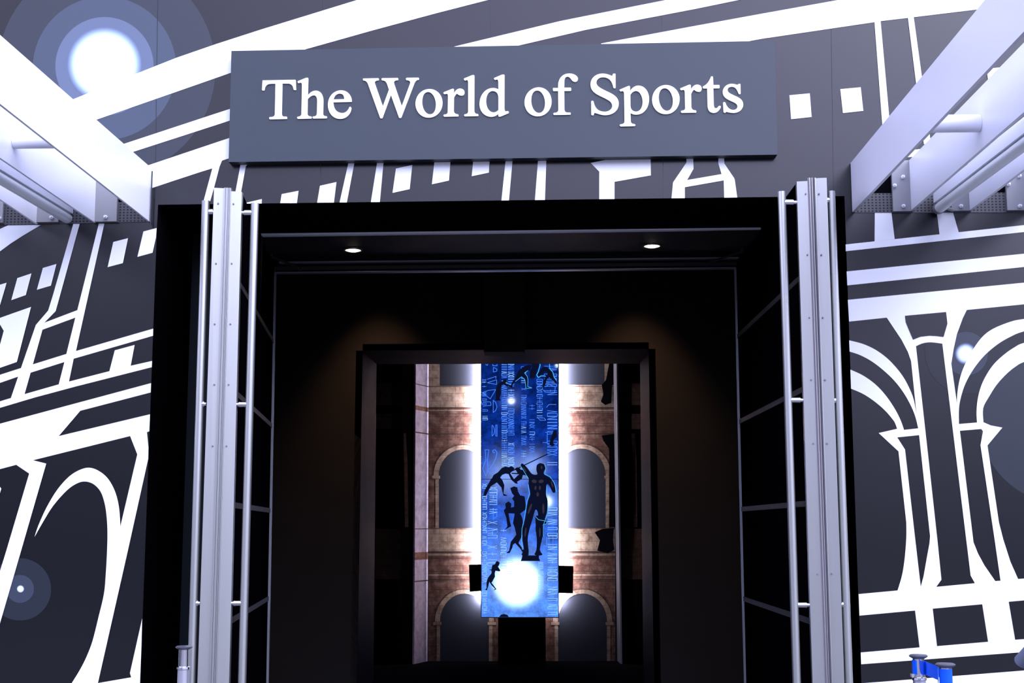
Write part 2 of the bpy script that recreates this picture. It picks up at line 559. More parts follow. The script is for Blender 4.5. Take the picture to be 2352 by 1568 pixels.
# ---- upper front wall with the mural
wb = MB()
wb.pxprism([(-420, -330), (2780, -330), (2780, 488), (1941, 488), (1939.6, 450), (363, 470), (361, 508.5), (-420, 523)], 0.0, 0.30, 'dark', 'black')
for rr, m_, l_ in ((250, 'flare1', L1), (165, 'flare2', L2), (113, 'flare3', L3)):
    wb.pxpoly(circ(245 if rr > 200 else 240, 158 if rr > 200 else 145 + (7 if rr < 120 else 12), rr), m_, l_)
wb.pxpoly(circ(240, 148, 86), 'core1', L4, uv=True)
for xs, xe in ((366, 355), (742, 735), (1126, 1124), (1517, 1523), (1903, 1915)):
    wb.pxpoly([(xs, -320), (xs + 1.3, -320), (xe + 1.3, 455), (xe, 455)], 'seam', -0.0027)
UPW = [
    [(-60, 325), (0, 298), (165, 229), (298, 175), (404, 133), (495, 101.5), (600, 67.6), (820, 0), (1000, -55), (1330, -55), (1121, 0), (1000, 31), (850, 71.5), (706, 112), (600, 143), (530.6, 167), (218, 276), (0, 362), (-60, 388)],
    [(150, 378), (280.6, 331.6), (528, 250), (800, 172), (1055, 104), (1288, 48), (1529, 0), (1780, -50), (1950, -50), (1697, 0), (1600, 20), (1344, 69), (1198, 103), (800, 200), (527.5, 277), (301.5, 350), (170, 394)],
    [(200, 425), (336, 381), (526, 317), (620, 288), (620, 335), (525, 363.8), (510, 368.8), (504.4, 382.5), (491.6, 431), (481, 468), (466, 468), (467.3, 462.4), (487.7, 386.5), (460, 395), (402, 414), (351, 431), (200, 484)],
    [(1380, 100), (1391, 97.7), (1600, 58.7), (1752, 31), (1925, 0), (2240, -55), (2600, -60), (2600, -22), (2352, 8), (2242, 22.2), (2098.4, 39.5), (2085, 41.3), (2022.4, 48.5), (2008.4, 51), (1752, 88.8), (1723, 94), (1700, 112), (1400, 112)],
    [(555.6, 360), (575, 360), (571, 376.3), (564.8, 381), (554, 439.5), (547.5, 467.5), (535, 467.5), (541, 439.5)],
    [(566, 465.3), (601.5, 457), (601, 467.2), (562, 467.5)],
    [(647, 445.6), (685.7, 438), (682, 466.3), (643.6, 466.3)],
    [(734.9, 426.5), (772.8, 417.9), (767, 465.0), (728.4, 465.3)],
    [(803.5, 355), (816.5, 355), (814.3, 372.5), (796.7, 464.7), (780, 464.7), (800.5, 372.5)],
    [(869, 355), (883, 355), (881, 371.6), (872.5, 463.8), (851.9, 464)],
    [(909.4, 386.9), (947, 378.8), (941, 434.3), (901.6, 442.9)],
    [(999.5, 355), (1035.5, 355), (1034.7, 369), (1031.3, 414.6), (992, 423.2)],
    [(1088, 355), (1124.5, 355), (1124.3, 368), (1123, 396.4), (1083.5, 404.7)],
    [(1163, 352), (1178, 352), (1177.3, 367.2), (1169, 460), (1151.8, 460.2)],
    [(1237, 352), (1255.3, 352), (1255, 365.8), (1251.6, 459), (1228.7, 459.3)],
    [(1356.5, 374), (1410.4, 363.3), (1440, 350), (1494.3, 350), (1495, 402.7), (1411.4, 417.5), (1411.4, 456.9), (1376.4, 457.2), (1376.4, 394.1)],
    [(1576.8, 350), (1592, 350), (1592.1, 361), (1592.9, 387.8), (1578.2, 413.3), (1657.2, 399.7), (1649.9, 375.4), (1650, 350), (1662.6, 350), (1663.7, 375.4), (1686.3, 408.9), (1687.8, 413.6), (1693.3, 453.4),
     (1663.3, 453.8), (1662.3, 414.2), (1573, 429.9), (1573, 454.9), (1542.4, 455.2), (1545.9, 418.8), (1576.5, 373.5)],
    [(2008.4, 49), (2022.4, 46), (2042.3, 266.6), (2052, 372), (2034, 372), (2026.2, 283)],
    [(2085, 39), (2098.4, 37), (2117.3, 174.7), (2138, 328), (2122, 331), (2104, 190)],
    [(1813.2, 218.6), (1860, 214.3), (1864.2, 268.6), (1817, 273.7)],
    [(1930, 204.6), (1977, 200.3), (1982.9, 254.6), (1936, 259.7)],
    [(2266, 158), (2330, 151), (2336, 205), (2273, 212)],
    [(2040, 350), (2130, 340.5), (2132, 356), (2042, 366)],
]
for i, p in enumerate(UPW): wb.pxpoly(p, 'white', L5 - i * 0.0001)
wb.build('wall_front', kind='structure', label='upper entrance wall printed with a dark mural of white architectural lines')

# ---- lower left wall
lb = MB()
lb.pxprism([(-420, 523), (361, 508.5), (322, 1568), (310.5, 1878), (-470, 1878)], 0.0, 0.30, 'dark', 'black')
lb.pxpoly(circ(46, 1353, 71.5), 'lowflare1', L1)
lb.pxpoly(circ(46, 1352, 32), 'lowflare2', L2)
lb.pxpoly(circ(47, 1352, 9), 'core3', L3, uv=True)
arch_out = smooth([(79.4, 1232.6), (88, 1206.8), (107.1, 1164.7), (132, 1123.6), (158.8, 1093.9), (183.6, 1078.6), (205.6, 1073.8), (227.6, 1081.5), (248.7, 1099.7), (265, 1130.3), (273.6, 1166.6), (276.4, 1208.7)])
arch_in = smooth([(164.9, 1568), (183.6, 1537.7), (199, 1507.1), (212.7, 1470.8), (225.7, 1419.1), (238.7, 1363.6), (243, 1317.7), (245.8, 1268), (246.8, 1218.2), (243.9, 1176.2), (238.2, 1147.5), (229.6, 1126.4), (214.2, 1111.1), (195.1, 1105.4), (176, 1110.2), (153, 1126.4), (122.4, 1160.9), (99.5, 1197.2), (79.4, 1232.6)])
LOW = [
    [(-60, 565), (0, 525.3), (18.2, 517.5), (93.7, 516.5), (51.6, 541.6), (24.9, 558.8), (0, 577), (-60, 630)],
    [(168.3, 514), (183, 514), (137.4, 680), (127.8, 714.4), (101.8, 740.8), (97.6, 757), (75.5, 836.5), (70.4, 855.6), (56.4, 904.8), (25, 913.8), (41.7, 864.6), (48.2, 844.9), (82.3, 746), (110.6, 712.9), (120.9, 680)],
    [(101.8, 740.8), (177.5, 712.1), (173, 729.2), (97.6, 757)],
    [(227, 513.2), (239.7, 513.2), (198, 700), (174.5, 805.9), (169.3, 823.5), (158.4, 876), (134.9, 882.4), (147.9, 831.1), (152.4, 812.6), (173, 729.2), (177.5, 712.1), (185.6, 680)],
    [(-40, 873), (0, 860.4), (48.2, 844.9), (75.5, 836.5), (152.4, 812.6), (174.5, 805.9), (351.9, 754.4), (351.5, 770.9), (169.3, 823.5), (147.9, 831.1), (70.4, 855.6), (41.7, 864.6), (0, 879), (-40, 891)],
    [(-40, 933), (0, 921.4), (25, 913.8), (56.4, 904.8), (134.9, 882.4), (158.4, 876), (251, 852.2), (300, 839.7), (349.3, 828.6), (348.6, 843), (175, 887), (80, 912.5), (0, 936.3), (-40, 949)],
    [(263.6, 804.3), (309.3, 791.9), (300, 840.5), (251, 853)],
    [(98.5, 615.2), (129.7, 606), (117, 655.8), (84.7, 665.3)],
    [(39.8, 638.5), (72.3, 627.6), (59.3, 677.4), (25.8, 689.2)],
    [(-25, 661), (15.3, 649), (0, 701), (-40, 712)],
    [(260.2, 555.5), (294.2, 546.7), (282.2, 604.1), (247.2, 613.3)],
    [(329.4, 531.4), (359.8, 523.5), (358.3, 545), (350.5, 580.2), (315.6, 589.8)],
    [(0, 729.7), (71.4, 704.5), (38.8, 831), (0, 844.5), (-14, 849), (0, 791), (8.6, 759.4), (0, 745), (-12, 734)],
    [(-30, 981), (0, 972.7), (347, 879.5), (346.2, 901), (184.6, 943), (134.9, 1001.1), (344.6, 951), (343, 990.2), (337.6, 992.1), (341, 1027), (340.4, 1053.7), (294.6, 1260), (226.7, 1560), (216, 1610), (140, 1610)]
    + arch_in + arch_out[1:] + [(315.3, 1043.2), (298.8, 1001.1), (75.6, 1056.6), (106.2, 1064.3), (49.7, 1260), (0, 1430.6), (-40, 1570), (-40, 1440), (0, 1311), (13.4, 1268), (67, 1087.2), (37.3, 1067.1), (0, 1077), (-30, 1085)],
    [(-25, 1100), (0, 1117.8), (2.9, 1121.6), (0, 1132), (-25, 1210)],
    [(216, 1610), (226, 1568), (301.3, 1555), (298.4, 1545.4), (326.5, 1420), (325, 1480), (321.6, 1568), (320, 1610)],
]
for i, p in enumerate(LOW): lb.pxpoly(p, 'white', L5 - i * 0.0001)
lb.build('wall_left', kind='structure', label='lower wall left of the doorway with dark mural and white arch lines')

# ---- lower right wall
rb = MB()
rb.pxprism([(1941, 488), (2780, 488), (2830, 1878), (1989.5, 1878), (1978.5, 1568)], 0.0, 0.30, 'dark', 'black')
rb.pxpoly(circ(2440, 965, 190), 'lowflare1', L1)
rb.pxpoly(circ(2222, 807, 98), 'faintflare', L2)
rb.pxpoly(circ(2219, 812, 50), 'lowflare3', L3)
rb.pxpoly(circ(2218, 812, 25), 'core2', L4, uv=True)
UAO = smooth([(1950.4, 781.3), (1982, 789.6), (2010.9, 803), (2037.8, 822.6), (2060.5, 846.4), (2077, 869.1), (2089.4, 892.9), (2098.7, 917.7), (2106, 955)])
UAI = smooth([(2108.4, 980.7), (2101.8, 954.9), (2091.5, 930.1), (2075, 901.1), (2054.3, 874.3), (2029.5, 850.5), (2002.6, 829.9), (1975.8, 815.4), (1951.5, 807.1)])
LAO = smooth([(1953.2, 848.5), (1982, 861.9), (2010.9, 882.6), (2035.7, 909.4), (2056.4, 940.4), (2068.8, 965.2), (2076.4, 986.9)])
LAI = smooth([(2060.5, 984.4), (2055.3, 970.4), (2048, 960), (2031.6, 941.4), (2008.8, 921.8), (1982, 904.2), (1954.7, 892.3)])
RUO = smooth([(2420, 722), (2352, 732.3), (2322.9, 738), (2281.5, 754.5), (2254.7, 775.1), (2229.9, 810.2), (2213.4, 843.3), (2204, 872.2), (2198.9, 903.2), (2197.9, 925.9)])
RUI = smooth([(2202.6, 973.5), (2202.6, 938.3), (2207.2, 911.5), (2217.5, 880.5), (2236, 847.4), (2260.9, 816.4), (2289.8, 791.6), (2318.7, 774.1), (2352, 760.7), (2420, 748)])
RLO = smooth([(2420, 770), (2352, 787.1), (2331.1, 796.8), (2308.4, 812.3), (2283.6, 835), (2265, 861.9), (2252.6, 888.8), (2245.4, 917.7), (2242.9, 946.6), (2244, 970)])
RLI = smooth([(2258.8, 969.3), (2258.2, 937.3), (2271.2, 911.5), (2289.8, 882.6), (2312.5, 857.8), (2333.2, 841.2), (2352, 830.9), (2420, 805)])
RW = [
    [(2009.3, 487.5), (2047.5, 487.5), (2054.9, 548.8), (2008.8, 554)],
    [(2151.8, 488), (2189, 488), (2202, 533), (2158, 538.3)],
    [(1942.3, 561.2), (2008.8, 554), (2352, 516.8), (2430, 508), (2430, 524), (2352, 532.7), (1942.8, 576.7)],
    [(1944.6, 623.2), (2352, 582.5), (2430, 574), (2430, 604), (2352, 612.9), (1946.2, 655.2)],
    [(1947.3, 688.3), (2352, 649), (2430, 641), (2430, 690), (2352, 698.6), (2220.6, 711.6), (2211.3, 730.6), (2203, 753.4), (2197.9, 766.9), (2190.6, 799.9), (2185, 835), (2197.9, 925.9), (2202.6, 973.5),
     (2204.7, 989), (2236, 1245), (2246.4, 1270.9), (2260.9, 1297.7), (2287.3, 1336), (2280, 1345), (2239.2, 1339), (2229.5, 1321.5), (2197.9, 1064), (2164.4, 789)]
    + smooth([(2164.4, 789), (2139, 785.9), (2120.4, 787.9), (2103.9, 794.7)])[1:] + [(2133.8, 1064), (2153.5, 1244), (2162.3, 1330.8), (2150.4, 1347.3), (2150, 1352), (2114.8, 1352), (2114.8, 1347.3), (2121.4, 1322.5), (2128.7, 1281.2), (2134.9, 1247), (2136.3, 1231.4),
     (2111, 998.9), (2108.4, 980.7), (2092.5, 828.8), (2085.3, 808.2), (2070.8, 780.3), (2036.7, 729.2), (1950.3, 738.3)],
    UAO + UAI, LAO + LAI, RUO + RUI, RLO + RLI,
    [(2018.1, 994.1), (2060.5, 984.4), (2076.4, 986.9), (2108.8, 983.4), (2111.5, 998.9), (2060.9, 1004.1), (2078.7, 1032), (2102.8, 1244), (2114.8, 1347.3), (2114.8, 1353), (2061.5, 1358), (2061.5, 1355.6)]
    + smooth([(2061.5, 1355.6), (2071.9, 1320.4), (2078, 1281), (2081.6, 1235), (2081.6, 1199.4)])[1:] + [(2063.6, 1036.2)],
    [(2202, 973.5), (2244, 970), (2258.8, 969.3), (2275.4, 976.6), (2302.2, 981.7), (2268.1, 1022.6), (2294.4, 1199.4), (2304.3, 1238), (2320.8, 1289.5), (2338.4, 1329.3), (2339, 1334), (2298.5, 1336),
     (2285.3, 1244), (2252, 1022), (2257.8, 990), (2253.7, 984.8), (2204.4, 989)],
    [(1972.2, 1363.8), (2061.5, 1355.6), (2150.4, 1347.3), (2239.2, 1339), (2287.3, 1333.9), (2298.5, 1333.3), (2338.4, 1329.3), (2352, 1328.3), (2430, 1322), (2430, 1474), (2352, 1486.7), (2344.6, 1497.5), (1978, 1525)],
    [(2002.6, 1566.9), (2352, 1539.4), (2430, 1533), (2430, 1575), (1980, 1612), (1979.2, 1568.5)],
]
for i, p in enumerate(RW): rb.pxpoly(p, 'white', L5 - i * 0.0001)
RD = [
    [(2078.7, 724.9), (2173.1, 716.2), (2176.2, 743), (2167.3, 773.5), (2150, 771.3), (2134.9, 770.6), (2114.2, 773), (2097.3, 779.8), (2080.5, 739.9)],
    [(1973.6, 1413.4), (2101.8, 1401.6), (2112.1, 1486.1), (1977, 1497.7)],
    [(2142.5, 1397.3), (2256.1, 1387.2), (2269.6, 1473.3), (2152.4, 1483.2)],
    [(2317, 1381.4), (2352, 1378.3), (2430, 1372), (2430, 1461), (2352, 1467.1), (2331.8, 1468.6)],
]
for p in RD: rb.pxpoly(p, 'dark', L5 - 0.0022)
rb.build('wall_right', kind='structure', label='lower wall right of the doorway with dark mural and white columns')

# ---- doorway reveals (black)
Yb = 0.77
DL0, DL1 = UY(363, 470), UY(311, 1878)
DR0, DR1 = UY(1939.6, 450), UY(1989.5, 1878)
ZT = DL0.z
rl = MB()
rl.hexa([DL0 + Vector((0, .3, .1)), DL1 + Vector((0, .3, 0)), DL1 + Vector((-.25, .3, 0)), DL0 + Vector((-.25, .3, .1))],
        [DL0 + Vector((0, Yb + .1, .1)), DL1 + Vector((0, Yb + .1, 0)), DL1 + Vector((-.25, Yb + .1, 0)), DL0 + Vector((-.25, Yb + .1, .1))], 'black')
rl.build('wall_reveal_left', kind='structure', label='black side of the doorway, left')
rr_ = MB()
rr_.hexa([DR0 + Vector((0, .3, .1)), DR1 + Vector((0, .3, 0)), DR1 + Vector((.25, .3, 0)), DR0 + Vector((.25, .3, .1))],
         [DR0 + Vector((0, Yb + .1, .1)), DR1 + Vector((0, Yb + .1, 0)), DR1 + Vector((.25, Yb + .1, 0)), DR0 + Vector((.25, Yb + .1, .1))], 'black')
rr_.build('wall_reveal_right', kind='structure', label='black side of the doorway, right')

# sidelight panels either side of the inner opening (plane Yb)
Yd = 1.85
hl = UY(598, 538, Yb); hr = UY(1747, 523, Yb)
sb = MB()
sb.pxprism([(443, 541), (600, 539), (545, 1900), (398, 1900)], Yb, Yb + 0.06, 'teal')
sb.build('window_1', kind='structure', label='dark glass sidelight behind the left door handles')
sb = MB()
sb.pxprism([(1748, 523.5), (1866, 521.5), (1912, 1900), (1795, 1900)], Yb, Yb + 0.06, 'tinted')
sb.build('window_2', kind='structure', label='black glass sidelight behind the right door handles')
# lintel underside and soffit
zc0 = hl.z
cb = MB()
cb.hexa([DL0 + Vector((-.2, .3, .0)), DR0 + Vector((.2, .3, .0)), DR0 + Vector((.2, .3, .4)), DL0 + Vector((-.2, .3, .4))],
        [Vector((DL0.x - .2, Yb, hl.z)), Vector((DR0.x + .2, Yb, hr.z)), Vector((DR0.x + .2, Yb, hr.z + .4)), Vector((DL0.x - .2, Yb, hl.z + .4))], 'black')
cb.build('ceiling_front', kind='structure', label='black underside of the entrance lintel')
sl, sr = UY(598, 541, Yb), UY(1747, 526, Yb)
bl, br_ = UY(626, 603, Yd), UY(1700, 592, Yd)
so = MB()
so.hexa([sl + Vector((-.4, .02, 0)), sr + Vector((.4, .02, 0)), sr + Vector((.4, .02, .3)), sl + Vector((-.4, .02, .3))],
        [bl + Vector((-.4, 0, 0)), br_ + Vector((.4, 0, 0)), br_ + Vector((.4, 0, .3)), bl + Vector((-.4, 0, .3))], 'soffit')
so.build('ceiling', kind='structure', label='dark soffit holding the two round downlights')
# metal trim at the soffit's front edge
tb = MB(); tb.pxprism([(598, 533.5), (1747, 522), (1748, 525), (601, 541)], Yb - 0.015, Yb + 0.03, 'trimalu')
tb.pxprism([(443, 537), (490, 537), (490, 541), (444, 541)], Yb - 0.012, Yb + 0.03, 'darkframe')
tb.build('trim_1', kind='structure', label='thin grey metal strip along the soffit front')
# door header: bands
tb = MB()
tb.pxprism([(640, 600.5), (1697, 590), (1697, 593), (640, 604)], Yd - 0.08, Yd, 'thinalu')
tb.pxprism([(634, 604), (1697, 593), (1694, 602), (633, 613)], Yd - 0.03, Yd + .02, 'soffit')
tb.pxprism([(632, 612), (1693, 601.5), (1692, 608.5), (632, 620)], Yd - 0.06, Yd, 'darkframe')
tb.pxprism([(632, 619.5), (1692, 608.5), (1691, 613.5), (632, 624.5)], Yd - 0.05, Yd, 'soffit')
tb.pxprism([(632, 624.5), (1691, 613.5), (1691, 615.3), (632, 626.5)], Yd - 0.06, Yd, 'thinalu')
tb.build('trim_2', kind='structure', label='grey banded door head rail across the inner opening')
# wall above/around the inner frame (black), with hole for passage
hb = MB()
hb.pxprism([[(380, 380), (2000, 365), (2050, 1790), (330, 1790)],
            [(631, 626), (1691, 615), (1716, 1690), (610, 1690)][::-1]], Yd + .03, Yd + .10, 'black')
hb.build('wall_frame', kind='structure', label='black wall framing the inner opening')
# hall between frame and exhibit doorway
Yh = 4.8
hb = MB()
hb.box((-3.3, Yd + .10, -.0), (-3.2, Yh, 4.3), 'black')
hb.box((3.2, Yd + .10, 0), (3.3, Yh, 4.3), 'black')
hb.box((-3.3, Yd + .03, 4.3), (3.3, Yh, 4.4), 'black')
hb.box((-3.3, Yd + .03, 3.95), (3.3, Yd + .10, 4.3), 'black')
hb.build('ceiling_hall', kind='structure', label='black hall enclosure behind the doors')
hb = MB()
A0, A1, A2, A3 = (833, 805), (1490, 801), (1504, 1800), (817, 1800)
hb.pxprism([[(330, 420), (2060, 405), (2060, 1730), (330, 1730)], [A0, A1, (1503, 1640), (818, 1640)][::-1]], Yh, Yh + .15, 'hallblack')
hb.build('wall_back', kind='structure', label='dark back wall of the hall with an opening to the exhibit')
# deep jambs
Yj = 5.75
def WZ(p): return Vector(p)
jl0, jr0 = UY(*A0, Yh), UY(*A1, Yh)
jl1, jr1 = UY(865, 836, Yj), UY(1470, 835, Yj)
jlb0, jrb0 = UY(820, 1568, Yh), UY(1502, 1568, Yh)
jlb1, jrb1 = UY(857.5, 1568, Yj), UY(1478, 1568, Yj)
def down(a, b, z=0.0):
    t = (z - a.z) / (b.z - a.z); return a + (b - a) * t
jl0f, jr0f, jl1f, jr1f = down(jl0, jlb0), down(jr0, jrb0), down(jl1, jlb1), down(jr1, jrb1)
M['jamb'] = mat('dark_jamb_lining', (0.0028, 0.0030, 0.0065), 0.6, spec=0.009)
for nm, a, b, c, d, sg, lab in (('trim_3', jl0, jl0f, jl1f, jl1, -1, 'dark lining of the left side of the exhibit opening'),
                                ('trim_4', jr0, jr0f, jr1f, jr1, 1, 'dark lining of the right side of the exhibit opening')):
    t_ = MB(); off = Vector((sg * .06, 0, 0))
    t_.hexa([a, b, c, d], [a + off, b + off, c + off, d + off], 'jamb')
    t_.build(nm, kind='structure', label=lab)
t_ = MB(); off = Vector((0, 0, .06))
t_.hexa([jl0, jr0, jr1, jl1], [p + off for p in (jl0, jr0, jr1, jl1)], 'jamb')
t_.build('trim_5', kind='structure', label='dark lining across the top of the exhibit opening')
# exhibit room shell
ex = MB()
ex.box((-3.6, Yj + .05, 0), (-3.5, 10.2, 4.4), 'black')
ex.box((3.5, Yj + .05, 0), (3.6, 10.2, 4.4), 'black')
ex.box((-3.6, Yj + .05, 4.4), (3.6, 10.2, 4.5), 'black')
ex.box((-3.6, 10.1, 0), (3.6, 10.2, 4.4), 'black')
ex.box((-3.6, Yh + .15, 0), (jl1.x - .07, Yj + .05, 4.4), 'black')
ex.box((jr1.x + .07, Yh + .15, 0), (3.6, Yj + .05, 4.4), 'black')
ex.box((jl1.x - .07, Yh + .15, jl1.z + .12), (jr1.x + .07, Yj + .05, 4.4), 'black')
ex.build('wall_exhibit', kind='structure', label='black walls of the exhibit room')

